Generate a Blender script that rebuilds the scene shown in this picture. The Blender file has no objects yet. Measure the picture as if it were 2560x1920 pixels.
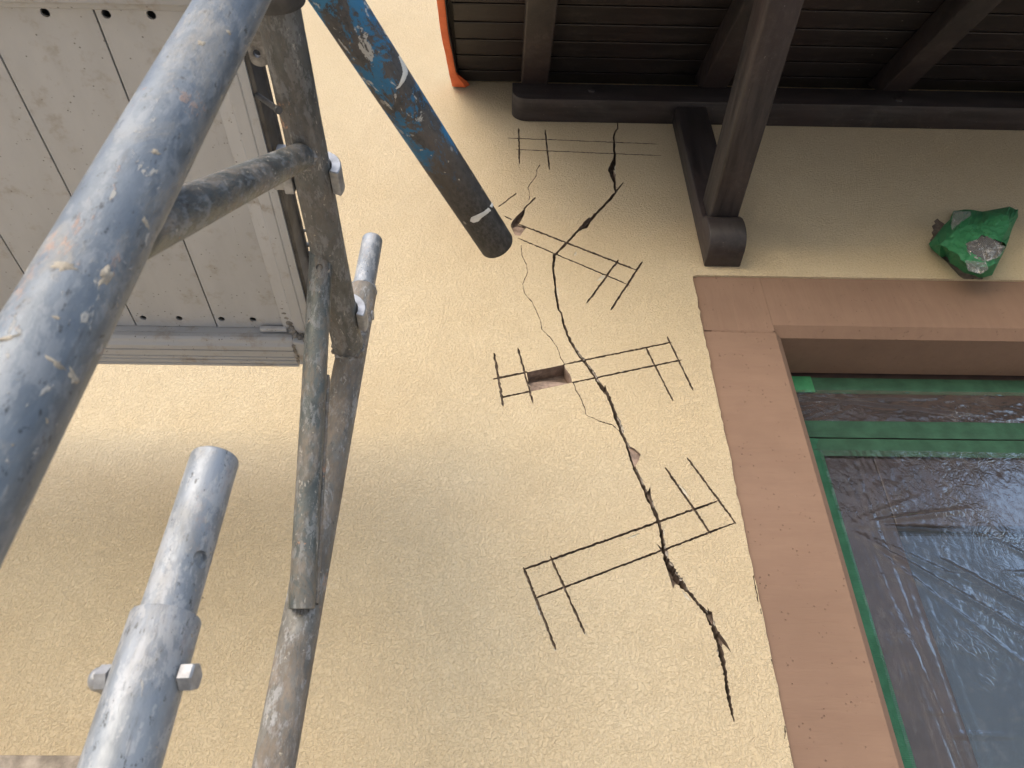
import bpy, bmesh, math, random
from mathutils import Vector, Matrix, noise
from mathutils.geometry import delaunay_2d_cdt

random.seed(7)
R = math.radians
SC = bpy.context.scene
COL = SC.collection

# ------------------------------------------------------------------ camera, sky, sun, exposure
CAM_Z = 1.5
F_PX, PITCH, YAW = 1980.0, R(39.06), R(1.2)
cd = bpy.data.cameras.new("camera")
cam = bpy.data.objects.new("camera", cd)
COL.objects.link(cam)
cd.sensor_fit = 'HORIZONTAL'
cd.sensor_width = 36.0
cd.lens = F_PX * 36.0 / 2560.0
cd.clip_start, cd.clip_end = 0.01, 2000.0
cam.location = (0, 0, CAM_Z)
cam.rotation_euler = (R(90) + PITCH, 0, -YAW)
cd.dof.use_dof = True
cd.dof.focus_distance = 1.6
cd.dof.aperture_fstop = 16.0
SC.camera = cam

SUN_EL, SUN_AZ = R(26), R(210)          # azimuth clockwise from +Y (the wall's side)
w = bpy.data.worlds.new("World")
SC.world = w
w.use_nodes = True
wn = w.node_tree
bg = wn.nodes["Background"]
sky = wn.nodes.new("ShaderNodeTexSky")
sky.sky_type = 'NISHITA'
sky.sun_disc = False
sky.sun_elevation = SUN_EL
sky.sun_rotation = SUN_AZ
sky.air_density = 1.0
sky.dust_density = 2.0
sky.ozone_density = 1.0
wn.links.new(sky.outputs[0], bg.inputs[0])
bg.inputs[1].default_value = 0.15
sd = bpy.data.lights.new("sun", 'SUN')
sd.energy = 0.8
sd.angle = R(90)
sd.color = (1.0, 0.985, 0.96)
sun = bpy.data.objects.new("sun", sd)
COL.objects.link(sun)
sv = Vector((math.sin(SUN_AZ) * math.cos(SUN_EL), math.cos(SUN_AZ) * math.cos(SUN_EL), math.sin(SUN_EL)))
sun.rotation_euler = sv.to_track_quat('Z', 'Y').to_euler()
sun.location = sv * 20

SC.render.engine = 'CYCLES'
SC.view_settings.view_transform = 'Standard'
SC.view_settings.look = 'None'
SC.view_settings.gamma = 1.0
SC.view_settings.use_curve_mapping = False
SC.view_settings.exposure = 0.87

# ------------------------------------------------------------------ pixel -> place on a real plane
CP, SP, CY, SY = math.cos(PITCH), math.sin(PITCH), math.cos(YAW), math.sin(YAW)
V_F = Vector((SY * CP, CY * CP, SP))
V_R = Vector((CY, -SY, 0))
V_U = Vector((-SY * SP, -CY * SP, CP))
CAMP = Vector((0, 0, CAM_Z))
D = 1.30                                # wall distance
DW = 1.451                              # window plane


def ray(px, py):
    return V_F + V_R * ((px - 1280) / F_PX) + V_U * ((960 - py) / F_PX)


def PY(px, py, y):
    r = ray(px, py)
    return CAMP + r * (y / r.y)


def PH(px, py, h):
    r = ray(px, py)
    return CAMP + r * (h / r.z)


def PXP(px, py, x):
    r = ray(px, py)
    return CAMP + r * (x / r.x)


def z3(x, y): return (1050 + x * .3617, y * .3617)
def z4(x, y): return (1660 + x * .4069, y * .4069)
def z7(x, y): return (1150 + x * .48222, 300 + y * .48222)
def z8(x, y): return (1250 + x * .52425, 1050 + y * .52425)
def zl(x, y): return (2250 + x * .14466, 480 + y * .14466)


# ------------------------------------------------------------------ materials
class NT:
    def __init__(self, name):
        self.m = bpy.data.materials.new(name)
        self.m.use_nodes = True
        self.t = self.m.node_tree
        self.t.nodes.clear()
        self.out = self.t.nodes.new("ShaderNodeOutputMaterial")
        self.tc = self.t.nodes.new("ShaderNodeTexCoord")
        self.co = self.tc.outputs['Object']

    def node(self, typ, **kw):
        n = self.t.nodes.new(typ)
        for k, v in kw.items():
            setattr(n, k, v)
        return n

    def put(self, sock, v):
        if isinstance(v, bpy.types.NodeSocket):
            self.t.links.new(v, sock)
        elif isinstance(v, (tuple, list)) and len(v) == 3 and sock.type == 'RGBA':
            sock.default_value = (*v, 1)
        else:
            sock.default_value = v

    def scaled(self, s, off=(0, 0, 0), rot=(0, 0, 0)):
        n = self.node("ShaderNodeMapping")
        self.put(n.inputs['Vector'], self.co)
        n.inputs['Scale'].default_value = s
        n.inputs['Location'].default_value = off
        n.inputs['Rotation'].default_value = rot
        return n.outputs[0]

    def noise(self, scale, detail=3, rough=.5, dist=0, co=None):
        n = self.node("ShaderNodeTexNoise")
        self.put(n.inputs['Vector'], co if co is not None else self.co)
        n.inputs['Scale'].default_value = scale
        n.inputs['Detail'].default_value = detail
        n.inputs['Roughness'].default_value = rough
        n.inputs['Distortion'].default_value = dist
        return n.outputs[0]

    def voro(self, scale, co=None, feature='F1', rnd=1.0):
        n = self.node("ShaderNodeTexVoronoi", feature=feature)
        self.put(n.inputs['Vector'], co if co is not None else self.co)
        n.inputs['Scale'].default_value = scale
        n.inputs['Randomness'].default_value = rnd
        return n.outputs['Distance']

    def ramp(self, v, a, b, lo=0.0, hi=1.0):
        n = self.node("ShaderNodeMapRange", interpolation_type='SMOOTHSTEP')
        self.put(n.inputs[0], v)
        n.inputs[1].default_value, n.inputs[2].default_value = a, b
        n.inputs[3].default_value, n.inputs[4].default_value = lo, hi
        return n.outputs[0]

    def math(self, op, a, b=0.0):
        n = self.node("ShaderNodeMath", operation=op)
        self.put(n.inputs[0], a)
        self.put(n.inputs[1], b)
        return n.outputs[0]

    def mix(self, f, a, b):
        n = self.node("ShaderNodeMix", data_type='RGBA')
        self.put(n.inputs[0], f)
        self.put(n.inputs[6], a)
        self.put(n.inputs[7], b)
        return n.outputs[2]

    def bump(self, h, strength=.5, dist=.002, normal=None):
        n = self.node("ShaderNodeBump")
        self.put(n.inputs['Height'], h)
        n.inputs['Strength'].default_value = strength
        n.inputs['Distance'].default_value = dist
        if normal is not None:
            self.put(n.inputs['Normal'], normal)
        return n.outputs[0]

    def pbr(self, color, rough=.6, metal=0.0, normal=None, spec=.5):
        n = self.node("ShaderNodeBsdfPrincipled")
        self.put(n.inputs['Base Color'], color)
        self.put(n.inputs['Roughness'], rough)
        self.put(n.inputs['Metallic'], metal)
        self.put(n.inputs['Specular IOR Level'], spec)
        if normal is not None:
            self.put(n.inputs['Normal'], normal)
        self.t.links.new(n.outputs[0], self.out.inputs[0])
        return n


M = {}


def mat_stucco():
    b = NT("yellow_stucco")
    w1 = b.node("ShaderNodeVectorMath", operation='MULTIPLY_ADD')
    nz = b.node("ShaderNodeTexNoise")
    b.put(nz.inputs['Vector'], b.co)
    nz.inputs['Scale'].default_value = 55
    b.put(w1.inputs[0], nz.outputs['Color'])
    w1.inputs[1].default_value = (.007, .007, .007)
    b.put(w1.inputs[2], b.co)
    co = w1.outputs[0]
    n1 = b.noise(150, 2, .5, .3, co)
    ridge = b.math('ABSOLUTE', b.math('SUBTRACT', n1, .5))
    worms = b.ramp(ridge, 0.0, .09)
    grain = b.noise(210, 3, .65)
    lump = b.noise(90, 2)
    h = b.math('ADD', b.math('MULTIPLY', worms, .5), b.math('ADD', b.math('MULTIPLY', grain, 1.2), b.math('MULTIPLY', lump, .5)))
    big = b.ramp(b.noise(1.7, 4, .6), .35, .68)
    mid = b.ramp(b.noise(14, 4, .65), .3, .75)
    c = b.mix(big, (.575, .468, .312), (.622, .520, .362))
    c = b.mix(b.math('MULTIPLY', mid, .3), c, (.525, .418, .268))
    # sand grains of different tint in the finish coat
    speck = b.noise(240, 3, .7, .4)
    c = b.mix(b.ramp(speck, .47, .36, 0, .30), c, (.325, .245, .145))
    c = b.mix(b.ramp(speck, .55, .68, 0, .28), c, (.76, .67, .51))
    n = b.bump(h, .85, .0024)
    b.pbr(c, .85, 0, n, .25)
    return b.m


def mat_plain(name, col, rough=.7, metal=0., var=.25, vscale=25, bscale=200, bstr=.3, bd=.001, spec=.4):
    b = NT(name)
    n = b.noise(vscale, 4, .6)
    c = b.mix(b.ramp(n, .3, .7), tuple(x * (1 - var) for x in col), tuple(min(1, x * (1 + var)) for x in col))
    nb = b.bump(b.noise(bscale, 4, .6), bstr, bd)
    b.pbr(c, rough, metal, nb, spec)
    return b.m


def mat_trim(name, stretch):
    b = NT(name)
    co = b.scaled(stretch)
    s = b.noise(60, 3, .6, .3, co)
    pits = b.ramp(b.voro(105), .09, .20)
    pm = b.ramp(b.noise(30, 3), .50, .60)
    pit = b.math('SUBTRACT', 1.0, b.math('MULTIPLY', b.math('SUBTRACT', 1.0, pits), pm))
    h = b.math('ADD', b.math('MULTIPLY', s, .75), b.math('MULTIPLY', pit, .6))
    h = b.math('ADD', h, b.math('MULTIPLY', b.noise(8, 3), 1.0))
    c = b.mix(b.ramp(b.noise(4, 5, .6), .3, .7), (.222, .14, .098), (.262, .167, .118))
    c = b.mix(b.math('MULTIPLY', b.ramp(s, .35, .7), .25), c, (.205, .122, .088))
    c = b.mix(b.ramp(b.noise(45, 5, .7), .70, .76, 0, .5), c, (.42, .31, .25))
    c = b.mix(b.math('MULTIPLY', b.math('SUBTRACT', 1.0, pit), .6), c, (.15, .09, .065))
    b.pbr(c, .72, 0, b.bump(h, .9, .0024), .3)
    return b.m


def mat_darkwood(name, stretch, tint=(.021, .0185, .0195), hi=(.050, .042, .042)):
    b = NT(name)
    co = b.scaled(stretch)
    g = b.noise(55, 5, .65, .6, co)
    c = b.mix(b.ramp(g, .3, .72), tint, hi)
    c = b.mix(b.ramp(b.noise(3.2, 3), .4, .7, 0, .55), c, (.042, .027, .027))
    sc = b.ramp(b.noise(42, 6, .75, .4, co), .67, .73, 0, .5)
    c = b.mix(sc, c, (.17, .15, .135))
    dust = b.ramp(b.noise(150, 3, .7), .68, .74, 0, .6)
    c = b.mix(dust, c, (.22, .20, .18))
    film = b.math('MULTIPLY', b.ramp(b.noise(7, 6, .75, .5), .48, .70), b.ramp(b.noise(70, 5, .75), .35, .65))
    c = b.mix(b.math('MULTIPLY', film, .30), c, (.13, .115, .105))
    sp = b.node("ShaderNodeTexVoronoi")
    b.put(sp.inputs['Vector'], b.co)
    sp.inputs['Scale'].default_value = 26
    sc2 = b.node("ShaderNodeSeparateColor")
    b.put(sc2.inputs[0], sp.outputs['Color'])
    fly = b.math('MULTIPLY', b.ramp(sp.outputs['Distance'], .04, .075, 1, 0), b.ramp(sc2.outputs[1], .80, .82))
    c = b.mix(b.math('MULTIPLY', fly, .7), c, (.30, .28, .26))
    b.pbr(c, b.ramp(g, .2, .8, .38, .62), 0, b.bump(g, .55, .0016), .45)
    return b.m


def mat_tube(name, base_lo, base_hi, mud=(.30, .245, .19), mud_amt=.5, metal=.75, rough=(.26, .55), rust=.15, seed=0.0, pale=.4):
    """weathered galvanised steel: local z runs along the tube"""
    b = NT(name)
    co = b.scaled((1, 1, .45), (seed, seed * 1.7, seed * .6))
    n1 = b.noise(24, 7, .72, .3, co)
    n2 = b.noise(60, 6, .75, .4, co)
    n3 = b.noise(150, 4, .75, .2, co)
    c = b.mix(b.ramp(n1, .36, .62), base_lo, base_hi)
    # zinc bloom in flaky patches
    zz = b.math('ADD', b.math('MULTIPLY', n2, .65), b.math('MULTIPLY', n3, .35))
    z = b.ramp(zz, .50, .56, 0, pale)
    c = b.mix(z, c, (.56, .57, .60))
    # dark pits and scratches
    d = b.ramp(b.noise(200, 4, .75, 0, co), .60, .68, 0, .75)
    c = b.mix(d, c, (.045, .045, .045))
    sc = b.math('MULTIPLY', b.ramp(b.noise(46, 4, .7, .2, b.scaled((1, 1, .09), (seed, 3, 1))), .62, .66), b.ramp(n2, .4, .55))
    c = b.mix(b.math('MULTIPLY', sc, .45), c, (.09, .09, .095))
    # dried mud and mortar film
    m0 = b.noise(16, 8, .76, .6, co)
    mm = b.math('MULTIPLY', b.ramp(m0, .53 - .12 * mud_amt, .64 - .12 * mud_amt), mud_amt)
    fine = b.ramp(b.noise(130, 5, .78, .3, co), .34, .60)
    mm = b.math('MULTIPLY', mm, b.math('ADD', .25, b.math('MULTIPLY', fine, .75)))
    mudc = b.mix(b.ramp(b.noise(34, 5, .7, .3, co), .35, .65), tuple(x * .72 for x in mud), tuple(x * 1.18 for x in mud))
    c = b.mix(mm, c, mudc)
    # salmon paint
    p = b.math('MULTIPLY', b.ramp(b.noise(10, 7, .78, .3, b.scaled((1, 1, .7), (seed + 4, 2, seed))), .60, .63), b.ramp(n3, .40, .52))
    p = b.math('MULTIPLY', p, rust)
    c = b.mix(p, c, (.43, .265, .19))
    # lime splashes
    s = b.math('MULTIPLY', b.ramp(b.noise(110, 4, .65, .4, co), .63, .67), b.ramp(b.noise(15, 2, .5, 0, co), .42, .58))
    c = b.mix(b.math('MULTIPLY', s, .6), c, (.50, .475, .44))
    cover = b.math('MAXIMUM', b.math('MAXIMUM', mm, p), s)
    met = b.math('MULTIPLY', b.math('SUBTRACT', 1.0, cover), metal)
    rg = b.math('ADD', b.ramp(zz, .42, .58, rough[0], rough[1]), b.math('MULTIPLY', cover, .4))
    h = b.math('ADD', b.math('MULTIPLY', n2, .5), b.math('ADD', b.math('MULTIPLY', cover, .8), b.math('MULTIPLY', n3, .35)))
    b.pbr(c, rg, met, b.bump(h, .5, .0013), .5)
    return b.m


def mat_tie():
    b = NT("blue_and_black_painted_steel")
    co = b.scaled((1, 1, .6))
    sep = b.node("ShaderNodeSeparateXYZ")
    b.put(sep.inputs[0], b.co)
    z = sep.outputs[2]                       # runs from the clamp end (0) to the free end
    n = b.noise(28, 8, .78, .3, co)
    edge = b.math('ADD', z, b.math('MULTIPLY', b.math('SUBTRACT', n, .5), .38))
    blue = b.ramp(edge, .485, .545, 1, 0)
    chips = b.ramp(b.noise(26, 9, .80, .4, b.scaled((1, 1, .6), (3, 1, 2))), .48, .515)
    blue = b.math('MULTIPLY', blue, b.math('SUBTRACT', 1.0, b.math('MULTIPLY', chips, .95)))
    fine = b.noise(170, 5, .75, 0, co)
    dark = b.mix(b.ramp(fine, .35, .7), (.020, .0195, .0195), (.085, .080, .077))
    up = b.ramp(edge, .5, .62, 1, 0)
    dark = b.mix(b.math('MULTIPLY', up, b.ramp(n, .35, .6)), dark, (.105, .09, .08))
    dark = b.mix(b.ramp(b.noise(20, 6, .75, .6, b.scaled((1, 1, .5), (7, 3, 1))), .52, .68, 0, .45), dark, (.15, .13, .11))
    bl = b.mix(b.ramp(b.noise(12, 4), .3, .7), (.02, .115, .25), (.042, .20, .38))
    c = b.mix(blue, dark, bl)
    v = b.node("ShaderNodeTexVoronoi")
    b.put(v.inputs['Vector'], b.scaled((1, 1, .75)))
    v.inputs['Scale'].default_value = 62
    sepc = b.node("ShaderNodeSeparateColor")
    b.put(sepc.inputs[0], v.outputs['Color'])
    spots = b.math('MULTIPLY', b.ramp(v.outputs['Distance'], .14, .22, 1, 0), b.ramp(sepc.outputs[0], .66, .68))
    c = b.mix(b.math('MULTIPLY', spots, .6), c, (.42, .40, .38))
    wh = b.math('MULTIPLY', b.ramp(b.noise(60, 5, .7, .5, co), .60, .63), b.ramp(edge, .52, .40, 0, 1))
    c = b.mix(b.math('MULTIPLY', wh, .8), c, (.52, .52, .50))
    b.pbr(c, b.ramp(fine, .3, .7, .42, .72), .1, b.bump(b.math('ADD', fine, b.math('MULTIPLY', blue, .6)), .4, .0011), .45)
    return b.m


def mat_deck(name, stretch=(1, 1, 1), dirt=.5, k=.86):
    b = NT(name)
    n = b.noise(9, 6, .65, .3, b.scaled(stretch))
    c = b.mix(b.ramp(n, .3, .7), (.60 * k, .615 * k, .645 * k), (.71 * k, .725 * k, .755 * k))
    pits = b.math('MULTIPLY', b.ramp(b.voro(130), .10, .2, 1, 0), b.ramp(b.noise(55, 3), .52, .62))
    c = b.mix(b.math('MULTIPLY', pits, .8), c, (.13, .12, .11))
    sc = b.ramp(b.noise(30, 4, .7, .2, b.scaled((7, .6, 4), (1, 2, 3), (0, 0, .5))), .69, .72, 0, .5)
    c = b.mix(sc, c, (.2, .19, .18))
    st = b.math('MULTIPLY', b.ramp(b.noise(26, 6, .72), .52, .7), dirt)
    c = b.mix(st, c, (.30, .25, .20))
    h = b.math('SUBTRACT', b.math('MULTIPLY', b.noise(140, 4, .7), .6), pits)
    b.pbr(c, b.ramp(n, .3, .7, .5, .7), .15, b.bump(h, .3, .0009), .4)
    return b.m


def mat_film(name, gloss=.7, milk=.05):
    b = NT(name)
    tr = b.node("ShaderNodeBsdfTransparent")
    tr.inputs[0].default_value = (.93, .93, .94, 1)
    gl = b.node("ShaderNodeBsdfGlossy")
    gl.inputs['Roughness'].default_value = .10
    gl.inputs[0].default_value = (1, 1, 1, 1)
    wa = b.node("ShaderNodeVectorMath", operation='MULTIPLY_ADD')
    nz = b.node("ShaderNodeTexNoise")
    b.put(nz.inputs['Vector'], b.co)
    nz.inputs['Scale'].default_value = 16
    b.put(wa.inputs[0], nz.outputs['Color'])
    wa.inputs[1].default_value = (.07, .07, .07)
    b.put(wa.inputs[2], b.co)
    e1 = b.ramp(b.voro(34, wa.outputs[0], 'DISTANCE_TO_EDGE'), 0, .12)
    e2 = b.ramp(b.voro(85, wa.outputs[0], 'DISTANCE_TO_EDGE'), 0, .16)
    zone = b.ramp(b.noise(5, 3, .6, .4), .46, .66)
    h = b.math('ADD', b.math('MULTIPLY', b.math('MULTIPLY', e1, zone), .7), b.math('MULTIPLY', b.math('MULTIPLY', e2, .45), zone))
    h = b.math('ADD', h, b.math('MULTIPLY', b.noise(60, 4, .65, .8), .8))
    nb = b.bump(h, .30, .0026)
    b.put(gl.inputs['Normal'], nb)
    df = b.node("ShaderNodeBsdfDiffuse")
    df.inputs[0].default_value = (.6, .6, .62, 1)
    b.put(df.inputs['Normal'], nb)
    fr = b.node("ShaderNodeFresnel")
    fr.inputs[0].default_value = 1.45
    b.put(fr.inputs['Normal'], nb)
    m1 = b.node("ShaderNodeMixShader")
    b.put(m1.inputs[0], b.math('MINIMUM', b.math('MULTIPLY', fr.outputs[0], gloss), .7))
    b.t.links.new(tr.outputs[0], m1.inputs[1])
    b.t.links.new(gl.outputs[0], m1.inputs[2])
    m2 = b.node("ShaderNodeMixShader")
    lines = b.math('MULTIPLY', b.math('SUBTRACT', 1.0, e1), b.ramp(b.noise(22, 3), .42, .6))
    cr = b.math('ADD', b.ramp(b.noise(55, 5, .7, 1.0), .5, .75, milk * .5, milk * 2.2), b.math('MULTIPLY', b.math('MULTIPLY', lines, zone), milk * 1.6))
    b.put(m2.inputs[0], b.math('MINIMUM', cr, .9))
    b.t.links.new(m1.outputs[0], m2.inputs[1])
    b.t.links.new(df.outputs[0], m2.inputs[2])
    b.t.links.new(m2.outputs[0], b.out.inputs[0])
    return b.m


def mat_tape(name, lo, hi, ribs=None):
    b = NT(name)
    n = b.noise(18, 4, .6)
    c = b.mix(b.ramp(n, .3, .7), lo, hi)
    h = b.noise(220, 3, .6)
    if ribs:
        wv = b.node("ShaderNodeTexWave", bands_direction='Z')
        b.put(wv.inputs['Vector'], b.co)
        wv.inputs['Scale'].default_value = ribs
        wv.inputs['Distortion'].default_value = .6
        h = b.math('ADD', b.math('MULTIPLY', wv.outputs['Fac'], 1.2), b.math('MULTIPLY', h, .4))
    h = b.math('ADD', h, b.math('MULTIPLY', b.noise(30, 3, .6, .5, b.scaled((.4, 1, 1.6))), 1.2))
    b.pbr(c, .6, 0, b.bump(h, .35, .0012), .3)
    return b.m


def mat_glass():
    b = NT("window_glass")
    p = b.pbr((.02, .025, .03), .03, 0, None, .9)
    return b.m


def mat_ground():
    b = NT("gravel_yard")
    c = b.mix(b.ramp(b.noise(3, 6, .7), .3, .7), (.52, .50, .455), (.62, .59, .54))
    c = b.mix(b.ramp(b.voro(40), .1, .5), (.44, .42, .385), c)
    b.pbr(c, .9, 0, b.bump(b.voro(60), .5, .01), .2)
    return b.m


M['stucco'] = mat_stucco()
M['mortar'] = mat_plain("brown_mortar", (.20, .155, .125), .9, 0, .4, 60, 240, .6, .002, .2)
M['stone'] = mat_plain("exposed_stone", (.30, .225, .185), .9, 0, .35, 45, 160, .7, .003, .2)
M['white'] = mat_plain("white_base_coat", (.54, .49, .40), .85, 0, .15, 60, 250, .4, .001, .2)
M['grey'] = mat_plain('grey_base_coat', (.36, .325, .285), .9, 0, .3, 70, 260, .6, .002, .2)
M['bare'] = mat_plain("bare_brown_plaster", (.195, .155, .13), .85, 0, .3, 50, 200, .6, .002, .25)
M['trim_head'] = mat_trim("brown_trim_paint_head", (1.0, 1.0, .12))
M['trim_jamb'] = mat_trim("brown_trim_paint_jamb", (.15, 1.0, 1.0))
M['wood_x'] = mat_darkwood("dark_stained_wood_along", (.10, 1, 1))
M['wood_y'] = mat_darkwood("dark_stained_wood_out", (1, .10, 1))
M['wood_z'] = mat_darkwood("dark_stained_wood_up", (1, 1, .10))
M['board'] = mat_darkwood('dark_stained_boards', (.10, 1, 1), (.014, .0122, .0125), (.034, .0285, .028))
M['frame'] = mat_plain("dark_brown_window_frame", (.036, .024, .023), .4, 0, .2, 20, 120, .15, .001, .5)
M['galv'] = mat_tube("blue_grey_galvanised_steel", (.142, .165, .192), (.208, .234, .264), (.40, .36, .31), .42, .38, (.38, .56), .5, 1.3, .16)
M['galv_clean'] = mat_tube("bright_galvanised_steel", (.20, .225, .26), (.31, .34, .385), (.34, .32, .29), .30, .45, (.42, .6), .15, 5.1, .45)
M['muddy'] = mat_tube("mud_coated_steel", (.085, .09, .092), (.15, .155, .158), (.205, .183, .16), .62, .35, (.42, .65), 1.0, 2.4, .25)
M['muddy_brown'] = mat_tube("brown_mud_coated_steel", (.13, .132, .13), (.22, .218, .21), (.25, .205, .165), .85, .3, (.45, .7), .8, 8.2, .45)
M['brace'] = mat_tube("green_grey_scraped_steel", (.085, .10, .105), (.15, .17, .175), (.27, .215, .165), .55, .45, (.38, .6), .9, 3.7, .3)
M['tie'] = mat_tie()
M['deck'] = mat_deck("dull_aluminium_sheet", (1, .3, 1), .45, .74)
M['rail'] = mat_deck("dull_aluminium_profile", (.25, 1, 1), .7, .66)
M['endrail'] = mat_deck("scuffed_aluminium_profile", (1, .25, 1), .6, .8)
M['steel'] = mat_plain("bright_zinc_steel", (.36, .37, .395), .5, .6, .25, 60, 300, .35, .0008, .5)
M['darksteel'] = mat_plain("dark_grey_steel", (.10, .10, .105), .5, .55, .3, 30, 160, .3, .001, .5)
M['weld'] = mat_plain("rough_weld_metal", (.27, .26, .25), .6, .45, .4, 90, 260, .6, .002, .4)
M['splash'] = mat_plain("dried_mortar_splash", (.36, .325, .275), .95, 0, .25, 120, 500, .6, .001, .2)
M['paint_white'] = mat_plain("white_paint_smear", (.62, .62, .60), .6, 0, .1, 60, 300, .3, .0006, .4)
M['green'] = mat_tape("green_masking_tape", (.021, .062, .038), (.034, .098, .06))
M['green_rib'] = mat_tape("green_ribbed_tape", (.02, .095, .052), (.034, .14, .08), 90)
M['green_wrap'] = mat_tape("green_masking_tape_wrap", (.03, .165, .075), (.05, .24, .11))
M['orange'] = mat_tape("orange_masking_tape", (.60, .125, .045), (.72, .17, .065))
M['film'] = mat_film("clear_plastic_film", .36, .035)
M['film_patch'] = mat_film("crumpled_plastic_film", .4, .36)
M['glass'] = mat_glass()
M['black'] = mat_plain("black_painted_shade_and_lamp", (.012, .011, .011), .6)  # shade as colour in verge gap and bolt holes; also lamp body, room backing
M['old_wood'] = mat_plain("weathered_grey_wood", (.33, .285, .24), .85, 0, .4, 35, 120, .6, .002, .2)
M['tile'] = mat_plain("red_roof_tile", (.30, .11, .07), .8)
M['ground'] = mat_ground()


# ------------------------------------------------------------------ object helpers
def tag(o, label=None, cat=None, group=None, kind=None):
    if label: o['label'] = label
    if cat: o['category'] = cat
    if group: o['group'] = group
    if kind: o['kind'] = kind
    return o


def thing(name, loc, label, cat, group=None):
    o = bpy.data.objects.new(name, None)
    o.empty_display_size = .1
    o.location = loc
    COL.objects.link(o)
    return tag(o, label, cat, group)


def world_loc(o):
    v = Vector(o.location)
    p = o.parent
    while p:
        v += Vector(p.location)
        p = p.parent
    return v


def mesh_obj(name, verts, faces, mat, parent=None, origin=None, smooth=False, mats=None, midx=None, sharp=None):
    """verts in world space; the object's origin is put at `origin` (default: middle of the mesh)"""
    vs = [Vector(v) for v in verts]
    if origin is None:
        lo = Vector((min(v.x for v in vs), min(v.y for v in vs), min(v.z for v in vs)))
        hi = Vector((max(v.x for v in vs), max(v.y for v in vs), max(v.z for v in vs)))
        origin = (lo + hi) / 2
    origin = Vector(origin)
    me = bpy.data.meshes.new(name)
    me.from_pydata([v - origin for v in vs], [], faces)
    for m in (mats or [mat]):
        me.materials.append(m)
    if midx:
        me.polygons.foreach_set('material_index', midx)
    if smooth:
        me.polygons.foreach_set('use_smooth', [True] * len(me.polygons))
        if sharp:
            me.set_sharp_from_angle(angle=sharp)
    me.update()
    o = bpy.data.objects.new(name, me)
    COL.objects.link(o)
    if parent:
        o.parent = parent
        o.location = origin - world_loc(parent)
    else:
        o.location = origin
    return o


def bm_out(bm):
    bmesh.ops.recalc_face_normals(bm, faces=bm.faces[:])
    bm.verts.ensure_lookup_table()
    vs = [v.co.copy() for v in bm.verts]
    bm.verts.index_update()
    fs = [[v.index for v in f.verts] for f in bm.faces]
    bm.free()
    return vs, fs


def prism(profile, axis, a, b, bevel=0.0, seg=2):
    """extrude a 2-D profile along x (profile = y,z), y (x,z) or z (x,y)"""
    bm = bmesh.new()

    def mk(p, t):
        return {'x': (t, p[0], p[1]), 'y': (p[0], t, p[1]), 'z': (p[0], p[1], t)}[axis]
    A = [bm.verts.new(mk(p, a)) for p in profile]
    B = [bm.verts.new(mk(p, b)) for p in profile]
    n = len(profile)
    bm.faces.new(A)
    bm.faces.new(B[::-1])
    for i in range(n):
        bm.faces.new((A[i], B[i], B[(i + 1) % n], A[(i + 1) % n]))
    bmesh.ops.recalc_face_normals(bm, faces=bm.faces[:])
    if bevel:
        es = [e for e in bm.edges if e.calc_face_angle(0) > .6]
        bmesh.ops.bevel(bm, geom=es, offset=bevel, segments=seg, profile=.5, affect='EDGES')
    return bm_out(bm)


def box(x0, x1, y0, y1, z0, z1, bevel=0.0, seg=2):
    return prism([(x0, y0), (x1, y0), (x1, y1), (x0, y1)], 'z', z0, z1, bevel, seg)


def merge(*parts):
    V, Fs = [], []
    for v, f in parts:
        k = len(V)
        V += list(v)
        Fs += [[i + k for i in q] for q in f]
    return V, Fs


def frame_matrix(p0, p1, ref):
    z = (Vector(p1) - Vector(p0)).normalized()
    x = Vector(ref) - z * Vector(ref).dot(z)
    x.normalize()
    y = z.cross(x)
    m = Matrix((x, y, z)).transposed().to_4x4()
    m.translation = Vector(p0)
    return m


def lathe(profile, segs=40):
    V, Fs = [], []
    n = len(profile)
    for i in range(segs):
        a = 2 * math.pi * i / segs
        for r, z in profile:
            V.append((r * math.cos(a), r * math.sin(a), z))
    for i in range(segs):
        j = (i + 1) % segs
        for k in range(n - 1):
            Fs.append((i * n + k, j * n + k, j * n + k + 1, i * n + k + 1))
    return V, Fs


def obj_in_frame(name, V, Fs, mat, parent, m, smooth=True, sharp=R(35), bumpy=0.0, bscale=40):
    """V in the local frame of matrix m (kept as the object's own axes)"""
    me = bpy.data.meshes.new(name)
    if bumpy:
        V = [Vector(v) + Vector((v[0], v[1], 0)).normalized() * bumpy * noise.noise(Vector(v) * bscale) for v in V]
    me.from_pydata([tuple(v) for v in V], [], Fs)
    me.materials.append(mat)
    bm = bmesh.new()
    bm.from_mesh(me)
    bmesh.ops.recalc_face_normals(bm, faces=bm.faces[:])
    bm.to_mesh(me)
    bm.free()
    if smooth:
        me.polygons.foreach_set('use_smooth', [True] * len(me.polygons))
        me.set_sharp_from_angle(angle=sharp)
    o = bpy.data.objects.new(name, me)
    COL.objects.link(o)
    loc, rot, _ = m.decompose()
    o.rotation_mode = 'QUATERNION'
    o.rotation_quaternion = rot
    if parent:
        o.parent = parent
        o.location = loc - world_loc(parent)
        if parent.parent or parent.rotation_mode == 'QUATERNION':
            o.parent = parent
            pm = full_matrix(parent)
            lm = pm.inverted() @ m
            l2, r2, _ = lm.decompose()
            o.location, o.rotation_quaternion = l2, r2
    else:
        o.location = loc
    return o


def full_matrix(o):
    if o.rotation_mode == 'QUATERNION':
        m = Matrix.Translation(o.location) @ o.rotation_quaternion.to_matrix().to_4x4()
    else:
        m = Matrix.Translation(o.location)
    if o.parent:
        m = full_matrix(o.parent) @ m
    return m


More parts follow.
